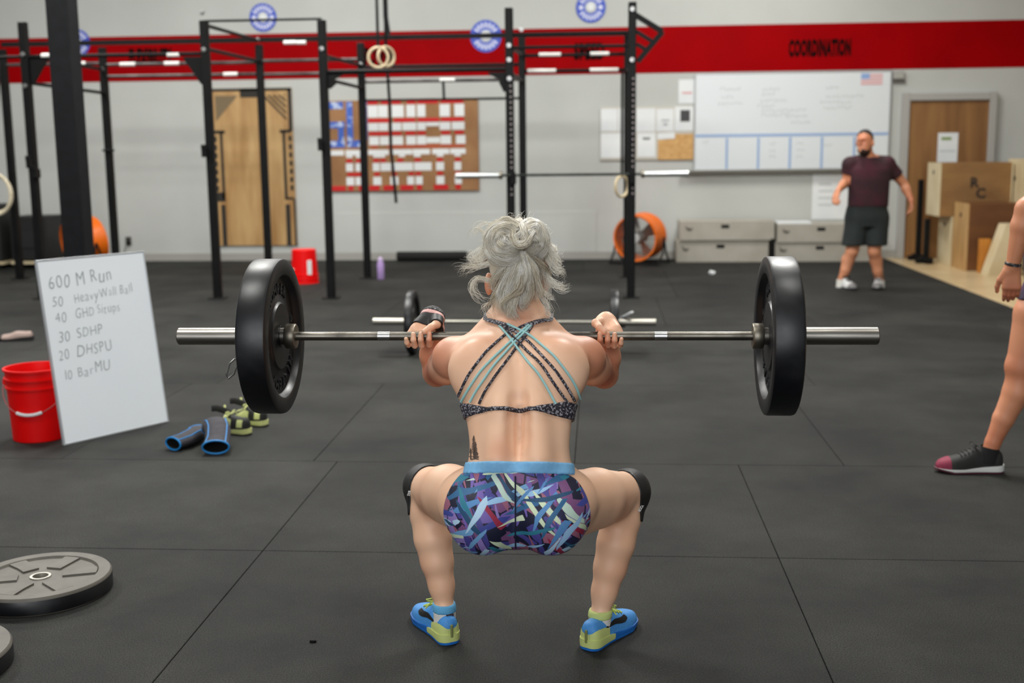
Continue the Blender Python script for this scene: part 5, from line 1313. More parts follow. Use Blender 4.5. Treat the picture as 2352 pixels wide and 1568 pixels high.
# ---- tattoo on the left flank
M_tat = mat('tattoo_ink', srgb(84, 70, 62), .6)
def tattoo(name, quads):
    vs = []; fs = []
    for q in quads:
        pts = [onbody(u, v, .0007) for u, v in q]
        if any(p is None for p in pts): continue
        b = len(vs); vs += pts; fs.append(tuple(range(b, b + len(pts))))
    if vs: MB().add(vs, fs).build(name, M_tat, woman)
random.seed(8)
def pine(u, v0, v1, w):
    q = [[(u - .5, v0), (u + .5, v0), (u + .9, v1), (u - .9, v1)]]; n = int((v1 - v0) / 3.2)
    for i in range(1, n + 1):
        f = i / n; v = v0 + (v1 - v0) * f; ww = w * (.15 + .85 * f) * random.uniform(.7, 1.1)
        for s in (-1, 1): q.append([(u, v - 2.2), (u + s * ww, v + random.uniform(-.5, 1.4)), (u + s * ww * .8, v + 1.6), (u, v + .6)])
    return q
tattoo('tattoo', pine(1088.5, 999, 1053, 12) + pine(1093, 1014, 1054, 9) + pine(1081, 1028, 1055, 7))
tattoo('tattoo', [[(1301, 951), (1305, 949), (1306, 953), (1302, 955)], [(1307, 951), (1312, 950), (1313, 954), (1308, 956)]])
# ---- socks and shoes
M_shblue = mat('bright_blue_mesh', srgb(72, 146, 214), .6, col2=srgb(64, 136, 206), scale=200, bump=.15, bscale=500); M_shlime = mat('lime_foam', srgb(196, 206, 128), .5)
M_shb2 = mat('royal_blue_rubber', srgb(30, 104, 186), .4); M_olive = mat('olive_tab', srgb(120, 126, 76), .6); M_lime2 = mat('lime_lace', srgb(170, 186, 84), .7); M_sw = mat('black_swoosh', srgb(16, 18, 20), .5)
for s_, An, hu, hv, ang, sockm in ((-1, AL, 1037, 1480, 31, 'blue'), (1, AR, 1348, 1493, -32, 'lime')):
    hp = onfloor(hu, hv); rz = math.radians(ang)
    t = thing('training_shoe', ('blue and lime training shoe on the left foot of squatting person' if s_ < 0 else 'blue and lime training shoe on the right foot of squatting person'), 'shoe', (hp.x, hp.y, 0), rz, group='shoes of the squatting person')
    make_shoe(t, .255, s_, {'upper': M_shblue, 'mid': M_shlime, 'out': M_shb2, 'mid2': M_shb2, 'heel': M_shlime, 'tab': M_olive, 'lace': M_lime2, 'swoosh': M_sw})
    for nm, z0_, z1_, off_, mt_ in (('sock', .03, An[2] - .004, .0032, mat('white_sock', srgb(214, 212, 206), .8)), ('sock_cuff', An[2] - .006, An[2] + .018, .0046, mat('sock_cuff_' + sockm, srgb(92, 164, 208) if sockm == 'blue' else srgb(190, 204, 126), .8, bump=.3, bscale=300))):
        cl_ = np.maximum(np.maximum(Z - z1_, z0_ - Z) * np.ones_like(X), np.sqrt((X - An[0]) ** 2 + (Y - An[1]) ** 2) - .09)
        link(nm, mesh_from(nm, [extract(wf, cl_, off_, 1)], WB), mt_, woman)
    f_ = Vector((-math.sin(rz), math.cos(rz), 0)); bk = onbody(*((1032, 1412) if s_ < 0 else (1346, 1426)), .004)
    if bk is None: continue
    MB().box(bk, (.024, .004, .010), Matrix.Rotation(rz, 3, 'Z'), bev=.0015).build('sock_logo', mat('dark_sock_logo', srgb(52, 48, 58), .8), woman)
# ---- small white print on the knee sleeves
for (u, v, du, dv, nm) in ((1468, 1166, 9, -16, 'ROCK'), (944, 1132, -3, 9, 'ROCK')):
    c = onbody(u, v, .0062); e_ = onbody(u + du * .4, v + dv * .4, .0062)
    if c is not None and e_ is not None:
        nrm = (CAM - Vector(WB) - c).normalized(); xd = (e_ - c).normalized(); yd = nrm.cross(xd)
        put_text('sleeve_print', nm, frame_matrix(c, xd, yd), .0115, mat('white_print', srgb(210, 212, 212), .7), woman, sx=.8, bold=.0002, depth=.0006)
# ------------------------------------------------------------------ hair
def hair_material():
    m = mat('platinum_hair', srgb(226, 216, 192), .38, sheen=.0); nt = m.node_tree; N = nt.nodes; L = nt.links
    a = N.new('ShaderNodeAttribute'); a.attribute_name = 'tone'; rp = N.new('ShaderNodeValToRGB'); e = rp.color_ramp.elements
    e[0].color = srgb(136, 112, 80); e[1].color = srgb(255, 253, 246); e[0].position = 0; e[1].position = 1; x = e.new(.3); x.color = srgb(238, 229, 207)
    L.new(a.outputs['Fac'], rp.inputs[0]); L.new(rp.outputs[0], N['Principled BSDF'].inputs['Base Color'])
    tr = N.new('ShaderNodeBsdfTranslucent'); L.new(rp.outputs[0], tr.inputs['Color']); ms = N.new('ShaderNodeMixShader'); ms.inputs[0].default_value = .12
    L.new(N['Principled BSDF'].outputs[0], ms.inputs[1]); L.new(tr.outputs[0], ms.inputs[2]); L.new(ms.outputs[0], N['Material Output'].inputs['Surface']); return m
M_hair = hair_material(); M_hair.node_tree.nodes['Principled BSDF'].inputs['Roughness'].default_value = .3; M_hair.node_tree.nodes['Principled BSDF'].inputs['Specular IOR Level'].default_value = .7
rng = np.random.default_rng(4)
HV, HF, HT = [], [], []; hofs = 0
def catmull(p, n):
    p = np.array(p, float); p = np.vstack([2 * p[0] - p[1], p, 2 * p[-1] - p[-2]]); m = len(p) - 3; out = []
    for t in np.linspace(0, m - 1e-6, n):
        i = int(t); f = t - i; a, b, c, d = p[i:i + 4]
        out.append(.5 * ((2 * b) + (-a + c) * f + (2 * a - 5 * b + 4 * c - d) * f * f + (-a + 3 * b - 3 * c + d) * f ** 3))
    return np.array(out)
def lock(pts, n=60, w=.012, w_end=None, r=.0008, seg=16, tone=.6, tvar=.25, frizz=.0015, flat=.5, lenvar=.15, curl=0.0, taper=0.0):
    """a bundle of strands along picture points (u, v, dy)"""
    global hofs
    g = catmull([P(*q) for q in pts], seg); w_end = w * .35 if w_end is None else w_end
    T = np.gradient(g, axis=0); T /= np.linalg.norm(T, axis=1)[:, None]
    view = np.array(FW); S_ = np.cross(T, view); S_ /= np.linalg.norm(S_, axis=1)[:, None] + 1e-9; U_ = np.cross(S_, T)
    for k in range(n):
        a, rad = rng.uniform(0, 2 * np.pi), math.sqrt(rng.uniform(0, 1)); ox, oy = rad * math.cos(a), rad * math.sin(a) * flat
        tt = np.linspace(0, 1, seg); wid = ((w + (w_end - w) * tt) * (1 - taper * (1 - tt) ** 4))[:, None]
        ph = rng.uniform(0, 6.28); fz = frizz * tt[:, None] * (np.sin(tt * rng.uniform(4, 11) + ph)[:, None] * S_ + np.cos(tt * rng.uniform(4, 11) + ph)[:, None] * U_) * 2
        c = g + S_ * ox * wid + U_ * oy * wid + fz
        if curl: c = c + curl * tt[:, None] ** 2 * (S_ * rng.normal() + U_ * rng.normal() * .5)
        L_ = max(4, int(seg * (1 - lenvar * rng.uniform(0, 1)))); c = c[:L_]
        rr = r * rng.uniform(.7, 1.25) * np.clip(np.minimum(1.0, (1 - np.linspace(0, 1, L_)) * 3 + .15), .15, 1)
        Sx, Ux = S_[:L_], U_[:L_]
        ring = np.stack([c + rr[:, None] * (Sx * math.cos(q) + Ux * math.sin(q)) for q in (0, 2.094, 4.189)], 1).reshape(-1, 3)
        HV.append(ring); i = np.arange(L_ - 1)[:, None] * 3
        f = np.concatenate([np.concatenate([i + a_, i + (a_ + 1) % 3, i + 3 + (a_ + 1) % 3, i + 3 + a_], 1) for a_ in range(3)]) + hofs
        HF.append(f); hofs += len(ring); HT.append(np.full(len(ring), np.clip(tone + rng.normal() * tvar, 0, 1), np.float32))
KN = (1203, 578, -.165); RS = .0005
# swept-up sides and crown
for (u, v, dy, u2, v2, dy2) in [(1110, 610, -.04, 1135, 565, -.12), (1112, 575, -.02, 1145, 545, -.11), (1125, 540, .0, 1160, 525, -.085), (1150, 515, .0, 1175, 515, -.07), (1185, 503, .01, 1190, 515, -.07),
                             (1220, 507, .0, 1212, 522, -.08), (1246, 530, .0, 1228, 535, -.10), (1258, 565, -.02, 1240, 560, -.115), (1262, 605, -.04, 1245, 585, -.125), (1135, 668, -.085, 1155, 625, -.135), (1165, 690, -.105, 1175, 640, -.142), (1205, 690, -.108, 1205, 640, -.145), (1238, 665, -.09, 1228, 625, -.135)]:
    lock([(u, v, dy), ((u + u2) / 2, (v + v2) / 2 - 4, (dy + dy2) / 2 - .012), (u2, v2, dy2), KN], 190, .021, .008, RS, 12, rng.uniform(.2, .85), .16, .001, .35, 0, 0, .55)
# the big roll to the left of the knot and the loop to its right, built as nested arcs
for f in (1.0, .86, .72, .58, .44, .3, .16):
    arc_ = [(1160 + 46 * f * math.cos(math.radians(a)), 556 - 50 * f * math.sin(math.radians(a)), -.115 - .075 * math.sqrt(max(0, 1 - .8 * f * f)) - (.02 if a > 120 else 0)) for a in (40, 85, 130, 175, 220, 265, 305)]
    for _ in range(2):
        jit = [(u_ + rng.normal() * 3.5, v_ + rng.normal() * 3.5, d_ + rng.normal() * .004) for u_, v_, d_ in arc_]
        lock(jit + [(1196, 585, -.185)], int(50 + 130 * f), .0105, .007, RS, 18, rng.uniform(.35, .95), .16, .003, .9, .04, .003)
for f in (1.0, .8, .6, .4, .2):
    arc_ = [(1222 + 30 * f * math.cos(math.radians(a)), 548 - 42 * f * math.sin(math.radians(a)), -.115 - .06 * math.sqrt(max(0, 1 - .8 * f * f))) for a in (140, 100, 55, 10, -35, -75)]
    for _ in range(2):
        jit = [(u_ + rng.normal() * 3.5, v_ + rng.normal() * 3.5, d_ + rng.normal() * .004) for u_, v_, d_ in arc_]
        lock(jit + [(1205, 590, -.185)], int(45 + 100 * f), .0095, .007, RS, 16, rng.uniform(.35, .95), .16, .003, .9, .04, .003)
lock([(1185, 512, -.13), (1178, 540, -.19), (1190, 562, -.205), (1210, 556, -.205), (1218, 535, -.185)], 200, .013, .010, RS, 14, .4, .2, .002, .8, .05)
lock([(1192, 508, -.12), (1200, 530, -.18), (1206, 552, -.195), (1204, 575, -.19)], 220, .013, .009, RS, 14, .5, .25, .002, .8, .05)
lock([(1215, 508, -.12), (1205, 528, -.175), (1190, 540, -.19), (1176, 560, -.19), (1190, 582, -.185)], 120, .009, .007, RS, 14, .85, .15, .002, .8, .05)
lock([(1228, 530, -.18), (1212, 552, -.205), (1190, 556, -.21), (1176, 548, -.195)], 50, .005, .003, RS, 12, .8, .15)
# single flyaway hairs round the whole head
for k in range(190):
    a = rng.uniform(-.5, 3.64); r0 = rng.uniform(.75, 1.0); u0_, v0_ = 1184 + 66 * r0 * math.cos(a), 570 - 68 * r0 * math.sin(a); g = rng.uniform(8, 38); b_ = a + rng.normal() * .7
    lock([(u0_, v0_, -.09), (u0_ + g * .5 * math.cos(b_), v0_ - g * .5 * math.sin(b_), -.095), (u0_ + g * math.cos(b_ + rng.normal() * .5), v0_ - g * math.sin(b_) + rng.uniform(0, 12), -.10)], 1, .001, .001, RS * .7, 9, .85, .1, .002)
# knot to nape, the loose tail
for pts, n, w in (([KN, (1185, 610, -.18), (1165, 660, -.165), (1152, 705, -.17), (1160, 735, -.18)], 120, .014), ([KN, (1195, 620, -.185), (1188, 675, -.175), (1180, 715, -.175), (1193, 742, -.18)], 130, .013), ([KN, (1215, 615, -.18), (1212, 665, -.17), (1205, 700, -.17), (1216, 705, -.175)], 110, .013),
                  ([KN, (1172, 620, -.18), (1150, 665, -.16), (1140, 700, -.155), (1150, 728, -.16)], 90, .012), ([KN, (1228, 620, -.17), (1235, 665, -.155), (1228, 690, -.15)], 80, .012), ([(1200, 585, -.18), (1205, 630, -.19), (1195, 665, -.185), (1168, 690, -.175), (1165, 715, -.17), (1185, 735, -.18)], 60, .008),
                  ([KN, (1158, 612, -.165), (1138, 640, -.14), (1130, 672, -.12)], 90, .014), ([KN, (1240, 605, -.15), (1250, 632, -.12), (1244, 660, -.11)], 70, .012)):
    for _ in range(4):
        jp = [pts[0]] + [(u_ + rng.normal() * 7, v_ + rng.normal() * 6, d_ + rng.normal() * .005) for u_, v_, d_ in pts[1:]]
        lock(jp, int(n * .65), w * .62, w * .22, RS, 18, rng.uniform(.12, 1.0), .12, .004, .7, .5, .006)
# wisps that fly out
for pts, n, w in (([(1140, 600, -.15), (1105, 610, -.15), (1070, 618, -.15), (1045, 634, -.16)], 34, .006), ([(1130, 580, -.14), (1100, 600, -.13), (1078, 592, -.13), (1062, 580, -.13)], 34, .010), ([(1135, 560, -.14), (1105, 575, -.12), (1082, 600, -.12), (1066, 606, -.12)], 30, .012), ([(1120, 545, -.10), (1100, 525, -.10), (1085, 535, -.10), (1090, 550, -.10)], 10, .003),
                  ([(1150, 518, -.10), (1115, 512, -.10), (1090, 520, -.11), (1078, 545, -.11)], 9, .004), ([(1128, 645, -.10), (1095, 640, -.11), (1085, 665, -.12), (1108, 690, -.12), (1130, 700, -.14)], 34, .008), ([(1135, 690, -.10), (1115, 705, -.12), (1112, 730, -.13)], 18, .006), ([(1245, 620, -.12), (1270, 650, -.13), (1295, 660, -.13), (1310, 645, -.13)], 36, .007),
                  ([(1250, 570, -.10), (1272, 590, -.10), (1285, 612, -.11), (1303, 612, -.11)], 40, .010), ([(1252, 545, -.08), (1268, 570, -.09), (1282, 575, -.09), (1290, 562, -.09)], 26, .007), ([(1255, 590, -.10), (1275, 620, -.11), (1290, 628, -.11), (1282, 648, -.11)], 30, .009), ([(1240, 680, -.11), (1258, 700, -.12), (1262, 725, -.13), (1278, 737, -.13)], 24, .007),
                  ([(1240, 525, -.06), (1252, 520, -.06), (1252, 540, -.06)], 8, .003), ([(1238, 665, -.10), (1262, 680, -.11), (1276, 676, -.11)], 20, .006), ([(1148, 725, -.14), (1130, 722, -.13), (1118, 735, -.14)], 12, .005), ([(1240, 600, -.13), (1256, 640, -.13), (1252, 690, -.14), (1262, 735, -.15)], 26, .008)):
    lock(pts, int(n * 1.6), w * .9, w * 1.5, RS * .85, 16, .72, .22, .006, .7, .45, .012)
HVa = np.concatenate(HV); HFa = np.concatenate(HF)
hm = mesh_from('hair', [(HVa, HFa)], WB); ta = hm.attributes.new('tone', 'FLOAT', 'POINT'); ta.data.foreach_set('value', np.concatenate(HT))
hair_o = link('hair', hm, M_hair, woman); hair_o['kind'] = 'stuff'
# scalp layer under the strands
hf = Field(HC - np.array((.12, .20, .14)), HC + np.array((.12, .12, .14)), .004)
hf.ell(HC + np.array((0, -.004, .006)), (.0785, .097, .105), .01); hf.ell(P(1158, 556, -.125), (.046, .05, .05), .02); hf.ell(P(1218, 548, -.12), (.034, .045, .044), .02); hf.cone(P(1190, 600, -.15), P(1180, 690, -.135), .032, .022, .02)
hx, hy, hz = hf.xyz(); cl = np.maximum((hy - (HC[1] + .035)) - .5 * (hz - HC[2]).clip(0, 1), np.where(hy > HC[1] - .06, (HC[2] - .06) - hz, -1.0).astype(np.float32))
V_, F_ = extract(hf, cl, 0, 1); sm_ = mesh_from('scalp_hair', [(V_, F_)], WB); ta = sm_.attributes.new('tone', 'FLOAT', 'POINT'); ta.data.foreach_set('value', np.full(len(V_), .4, np.float32))
link('scalp_hair', sm_, M_hair, woman)
# ================================================================== THE TWO OTHER PEOPLE
def finger_fan(f, wrist, d, side, n, r=.0085, L=.075, curl=.5):
    """palm and five fingers; d = hand direction, side = across, n = palm normal"""
    w = np.array(wrist); d = np.array(d, float) / np.linalg.norm(d); side = np.array(side, float) / np.linalg.norm(side); n = np.array(n, float) / np.linalg.norm(n)
    k = w + d * .085
    for i, o in enumerate((-.027, -.009, .009, .026)):
        b = k + side * o; f.cone(w + side * o * .55, b, .017, .0125, .012)
        l = L * (.92, 1.05, 1.0, .8)[i]; c = curl * (1 + .15 * i)
        p1 = b + (d * math.cos(c * .6) + n * math.sin(c * .6)) * l * .48; p2 = p1 + (d * math.cos(c * 1.5) + n * math.sin(c * 1.5)) * l * .3; p3 = p2 + (d * math.cos(c * 2.2) + n * math.sin(c * 2.2)) * l * .24
        f.cone(b, p1, r * 1.12, r, .004); f.cone(p1, p2, r, r * .92, .003); f.cone(p2, p3, r * .92, r * .8, .003)
    t0 = w + d * .02 - side * .022; t1 = w + d * .055 - side * .046 + n * .012; t2 = t1 + (d * .9 - side * .25 + n * .45) * .032; t3 = t2 + (d * .95 + n * .5) * .024
    f.cone(t0, t1, .017, .0125, .01); f.cone(t1, t2, .0118, .0105, .005); f.cone(t2, t3, .0105, .0085, .003)
MY = 12.08
def PM(u, v, dy=0.0): return np.array(at(u, v, MY + dy))
MBs = np.array((PM(1980, 600)[0], MY, 0.0))
M_skin2 = skin_material('tanned_skin', srgb(196, 128, 92), srgb(172, 84, 58), srgb(206, 142, 108))
mf = Field((PM(1900, 500)[0] - .08, MY - .45, .05), (PM(2110, 500)[0] + .08, MY + .36, 1.72), .010)
def slm(v, uL, uR, dyc, b):
    a = PM(uL, v, dyc); c = PM(uR, v, dyc); return ((a[2] + c[2]) / 2, (a[0] + c[0]) / 2, MY + dyc, (c[0] - a[0]) / 2, b)
mf.loftz([slm(515, 1950, 2032, 0, .10), slm(490, 1946, 2036, 0, .125), slm(468, 1950, 2036, -.01, .13), slm(440, 1952, 2038, -.015, .125), slm(410, 1948, 2042, -.01, .125), slm(388, 1946, 2045, 0, .115), slm(372, 1958, 2032, .01, .085), slm(362, 1974, 2014, .015, .06)], k=.01, e=2.3)
Ms = {-1: PM(1952, 378), 1: PM(2038, 376)}
mf.cone(PM(1993, 372, .02), PM(1990, 342, .0), .062, .058, .03)
for s_ in (-1, 1): mf.cone(PM(1993 + s_ * 8, 362, .02), Ms[s_], .045, .05, .03); mf.ell(Ms[s_], (.064, .066, .064), .03)
arms = {-1: [Ms[-1], PM(1944, 416, .02), PM(1925, 438, -.17)], 1: [Ms[1], PM(2076, 423, .05), PM(2093, 460, -.02)]}
for s_ in (-1, 1):
    a, b, c = arms[s_]; mf.chain([a, a * .45 + b * .55, b], [.058, .054, .043], .02); mf.chain([b, b * .7 + c * .3, c], [.042, .046, .028], .014)
mh = PM(1987, 326, -.02)
mf.ell(mh + np.array((0, .015, .015)), (.078, .096, .105), .02); mf.ell(mh + np.array((-.02, -.045, -.055)), (.058, .055, .07), .03)
fd_ = np.array((-.62, -.78, 0.0)); sd_ = np.array((.78, -.62, 0))        # the face looks to picture left
fp = mh + fd_ * .088
mf.ell(fp + fd_ * .018 + np.array((0, 0, -.012)), (.016, .016, .024), .012); mf.ell(fp + fd_ * .002 + np.array((0, 0, -.056)), (.026, .02, .012), .01); mf.ell(fp + np.array((0, 0, -.088)), (.03, .026, .022), .015); mf.ell(fp + np.array((0, 0, .028)), (.05, .03, .014), .02)
for s_ in (-1, 1):
    mf.ell(fp + sd_ * s_ * .031 + fd_ * .006 + np.array((0, 0, .008)), (.015, .013, .011), .008, op='s')
    mf.ell(mh + sd_ * s_ * .084 + np.array((0, .005, -.015)), (.014, .022, .034), .006)
legs = {-1: [PM(1970, 500), PM(1957, 578, -.02), PM(1932, 648, .0)], 1: [PM(2014, 500), PM(2008, 578, -.03), PM(2021, 650, .03)]}
for s_ in (-1, 1):
    h, k_, a = legs[s_]; mf.chain([h, k_], [.10, .064], .03); c1 = k_ * .72 + a * .28 + np.array((s_ * .006, .02, 0)); mf.chain([k_, c1, k_ * .4 + a * .6, a], [.06, .064, .05, .04], .014); mf.cone(a, a + np.array((0, -.02, -.05)), .04, .042, .01)
pm_parts = [extract(mf, it=2)]
for s_, dr, sd, nn in ((-1, (-.35, -.55, -.75), (.6, -.6, .2), (.4, -.3, -.5)), (1, (.12, -.1, -1), (-.25, -.95, .08), (-.9, .2, -.1))):
    w = arms[s_][2]; hf_ = Field(w - .17, w + .15, .0065); hf_.cone(w, w * .85 + arms[s_][1] * .15, .027, .03, .01); finger_fan(hf_, w, dr, sd, nn, .0095, .078, .75 if s_ < 0 else .55); pm_parts.append(extract(hf_, it=1))
man = thing('person', 'standing person in maroon shirt and dark shorts before the whiteboard', 'person', MBs)
me = mesh_from('person_body', pm_parts, MBs); flush_attr(me, [(fp, .07, .5), (arms[-1][1], .08, .3), (arms[1][2], .08, .4)], MBs); link('body', me, M_skin2, man)
X2, Y2, Z2 = mf.xyz()
# shirt
M_shirt = mat('maroon_heather_shirt', srgb(44, 18, 26), .85, col2=srgb(74, 16, 36), scale=4, detail=3, ramp=(.45, .75), bump=.2, bscale=25)
zb_ = PM(1990, 474)[2]; zn = PM(1993, 358)[2]
cutL = plane(mf, arms[-1][0] * .42 + arms[-1][1] * .58, arms[-1][1] - arms[-1][0]); cutR = plane(mf, arms[1][0] * .40 + arms[1][1] * .60, arms[1][1] - arms[1][0])
near = lambda p, r: np.sqrt((X2 - p[0]) ** 2 + (Y2 - p[1]) ** 2 + (Z2 - p[2]) ** 2) - r
inner = np.abs(X2 - PM(1995, 420)[0]) - .192
shirt_clip = np.maximum(np.maximum(zb_ - Z2, Z2 - zn - (Y2 - MY) * .25), np.minimum(np.minimum(inner * np.ones_like(Z2), np.maximum(near(arms[-1][0], .165), cutL)), np.maximum(near(arms[1][0], .175), cutR)))
link('shirt', mesh_from('shirt', [extract(mf, shirt_clip, .013, 2)], MBs), M_shirt, man)
# shorts: their own wider volume
sf_ = Field((PM(1930, 500)[0] - .1, MY - .25, .4), (PM(2050, 500)[0] + .1, MY + .25, 1.05), .010)
sf_.loftz([slm(520, 1944, 2038, 0, .125), slm(500, 1940, 2041, 0, .14), slm(480, 1944, 2038, 0, .14), slm(468, 1948, 2037, -.01, .143)], k=.01)
for s_ in (-1, 1):
    h, k_, a = legs[s_]; e = h * .18 + k_ * .82; sf_.cone(h, e + np.array((s_ * .01, 0, -.06)), .118, .112, .02)
link('shorts', mesh_from('shorts', [extract(sf_, np.maximum(plane(sf_, PM(1985, 563), (0, 0, -1)), plane(sf_, PM(1985, 470), (0, 0, 1))), 0, 2)], MBs), mat('dark_green_shorts', srgb(34, 42, 40), .85, col2=srgb(28, 34, 34), scale=5, bump=.3, bscale=18), man)
# hair and beard
M_dk = mat('dark_brown_hair', srgb(30, 22, 20), .7, bump=.5, bscale=150)
hc = np.maximum(mh[2] + .045 - .9 * ((X2 - mh[0]) * -fd_[0] + (Y2 - mh[1]) * -fd_[1]) - Z2, near(mh + np.array((0, .015, .02)), .135)); link('hair', mesh_from('hair', [extract(mf, hc * np.ones_like(X2), .007, 1)], MBs), M_dk, man)
bc = np.maximum(near(fp + np.array((.025, .05, -.085)), .08), Z2 - (fp[2] - .072) - .55 * np.abs((X2 - fp[0]) * sd_[0] + (Y2 - fp[1]) * sd_[1])); link('beard', mesh_from('beard', [extract(mf, bc, .003, 1)], MBs), mat('brown_beard', srgb(54, 36, 30), .8, bump=.5, bscale=150), man)
for s_, rz, lab in ((-1, 200, 'white and black shoe on the left of the standing person'), (1, 165, 'white and black shoe on the right of the standing person')):
    a = legs[s_][2]; t = thing('training_shoe', lab, 'shoe', (a[0] - .0, a[1] + .07, 0), math.radians(rz), group='shoes of the standing person')
    make_shoe(t, .29, s_, {'upper': mat('white_shoe_knit', srgb(206, 206, 206), .7), 'mid': mat('black_shoe_foam', srgb(40, 40, 42), .6), 'out': mat('black_shoe_foam', srgb(40, 40, 42), .6), 'toe': mat('grey_shoe_toe', srgb(120, 118, 118), .6), 'lace': M_shblk}, collar=1.1)
    MB().tube([Vector(a - MBs) + Vector((0, .0, -.05)), Vector(a - MBs) + Vector((0, 0, .03))], [.05, .046], 16, caps=False).build('sock', mat('white_sock', srgb(214, 212, 206), .8), man)

# ---- person at the right picture edge, seen from the waist down; facing picture left
RY = 5.17
def PR(u, v, dy=0.0): return np.array(at(u, v, RY + dy))
ank = PR(2274, 1034); kne = PR(2344, 842); hip = PR(2424, 600, .02); RB = np.array((hip[0], RY + .05, 0.0))
top_h = hip + np.array((.03, .06, .0))
rf = Field((ank[0] - .1, RY - .35, .04), (hip[0] + .62, RY + .55, 1.78), .009)
def slr(z, dx, a, b): return (hip[2] + z, hip[0] + .05 + dx, RY + .10, a, b)
rf.loftz([slr(-.12, 0, .10, .13), slr(0, 0, .115, .165), slr(.12, -.005, .105, .145), slr(.25, -.01, .105, .135), slr(.38, -.01, .115, .16), slr(.47, 0, .10, .17), slr(.53, .0, .07, .10)], k=.01)
kb = hip + np.array((.12, .22, -.38)); ab = hip + np.array((.36, .25, -.72))
for h, k_, a in ((hip + np.array((.03, 0, 0)), kne, ank), (hip + np.array((.05, .2, 0)), kb, ab)):
    rf.chain([h, h * .5 + k_ * .5 + np.array((-.02, 0, 0)), k_], [.10, .094, .060], .03); rf.ell(k_ + np.array((-.008, 0, 0)), (.056, .054, .06), .02)
    c1 = k_ * .70 + a * .30 + np.array((.022, 0, 0)); rf.chain([k_, c1, k_ * .38 + a * .62 + np.array((.008, 0, 0)), k_ * .1 + a * .9], [.052, .058, .045, .034], .014); rf.cone(k_ * .1 + a * .9, a + np.array((-.012, 0, -.055)), .034, .035, .01)
ne = np.array((hip[0] + .05, RY + .10, hip[2] + .53)); rf.cone(ne, ne + np.array((-.02, 0, .10)), .056, .054, .03); hd = ne + np.array((-.035, 0, .19)); rf.ell(hd, (.096, .076, .11), .02); rf.ell(hd + np.array((-.05, 0, -.06)), (.05, .05, .06), .03); rf.ell(hd + np.array((-.105, 0, -.015)), (.016, .012, .022), .01)
for s_ in (-1, 1): rf.ell(hd + np.array((0, s_ * .078, -.02)), (.02, .011, .032), .006); rf.ell(hd + np.array((-.098, s_ * .03, .006)), (.012, .014, .01), .008, op='s')
rsh = {-1: np.array((hip[0] + .06, RY - .10, hip[2] + .44)), 1: np.array((hip[0] + .06, RY + .30, hip[2] + .44))}
elb = PR(2356, 478, -.20); wri = PR(2325, 613, -.18); rarm = {-1: (rsh[-1], elb, wri), 1: (rsh[1], rsh[1] + np.array((.06, .04, -.28)), rsh[1] + np.array((-.02, .05, -.52)))}
for s_ in (-1, 1):
    a, b, c = rarm[s_]; rf.ell(a, (.06, .062, .062), .03); rf.chain([a, a * .45 + b * .55, b], [.054, .05, .04], .02); rf.chain([b, b * .7 + c * .3, c], [.04, .043, .0265], .014)
pr_parts = [extract(rf, it=2)]
for s_, dr, sd, nn in ((-1, (.02, -.02, -1), (1, -.15, 0), (.25, 1, 0)), (1, (0, 0, -1), (1, .1, 0), (.2, -1, 0))):
    w = rarm[s_][2]; hf_ = Field(w - np.array((.11, .12, .21)), w + np.array((.11, .12, .08)), .0042 if s_ < 0 else .007); hf_.cone(w, w * .88 + rarm[s_][1] * .12, .0262, .0285, .01); finger_fan(hf_, w, dr, sd, nn, .0088, .072, .42); pr_parts.append(extract(hf_, it=1))
side_p = thing('person', 'bare-legged person in dark shorts cut off by the right picture edge', 'person', RB)
me = mesh_from('person_body', pr_parts, RB); flush_attr(me, [(kne, .07, .6), (ank + np.array((.01, 0, .06)), .08, .4), (wri + np.array((0, 0, -.12)), .06, .6)], RB); link('body', me, M_skin2, side_p)
X3, Y3, Z3 = rf.xyz()
sclip = np.maximum(Z3 - (hip[2] + .06), -(Z3 - (PR(2345, 688)[2])) * np.ones_like(X3)); sclip = np.maximum(sclip, np.abs(Y3 - (RY + .1)) - .235)
sclip = np.maximum(sclip, np.where((Y3 < RY - .075) & (X3 < hip[0] - .055), .05, -1.0).astype(np.float32))
link('shorts', mesh_from('shorts', [extract(rf, sclip, .008, 2)], RB), mat('dark_purple_shorts', srgb(34, 24, 50), .75, col2=srgb(62, 30, 66), scale=9), side_p)
tclip = np.maximum(-(Z3 - (hip[2] + .05)), Z3 - (hip[2] + .52)) * np.ones_like(X3); tclip = np.maximum(tclip, np.maximum(np.abs(Y3 - (RY + .1)) - .22, np.abs(X3 - hip[0] - .05) - .15))
link('tank_top', mesh_from('tank_top', [extract(rf, tclip, .007, 2)], RB), mat('grey_tank', srgb(60, 60, 66), .8), side_p)
hclip = np.maximum(hd[2] + .01 + 1.0 * (hd[0] - .03 - X3) - Z3, np.sqrt((X3 - hd[0]) ** 2 + (Y3 - hd[1]) ** 2 + (Z3 - hd[2]) ** 2) - .14); link('hair', mesh_from('hair', [extract(rf, hclip, .008, 1)], RB), M_dk, side_p)
wd = np.array(rarm[-1][1]) - wri; wd = wd / np.linalg.norm(wd); wc = wri + wd * .012; e1 = np.cross(wd, (0, 1, 0)); e1 = e1 / np.linalg.norm(e1); e2 = np.cross(wd, e1)
MB().tube([Vector(wc + (e1 * math.cos(q) + e2 * math.sin(q)) * .0305 - RB) for q in np.linspace(0, 2 * math.pi, 28, endpoint=False)], .0026, 8, closed=True, flat=(tuple(wd), 2.6)).build('wristband', mat('black_wristband', srgb(22, 22, 24), .5, col2=srgb(150, 150, 150), scale=120, ramp=(.58, .64)), side_p)
M_mar = mat('maroon_knit', srgb(124, 26, 56), .7); M_wh = mat('white_midsole', srgb(216, 218, 214), .5)
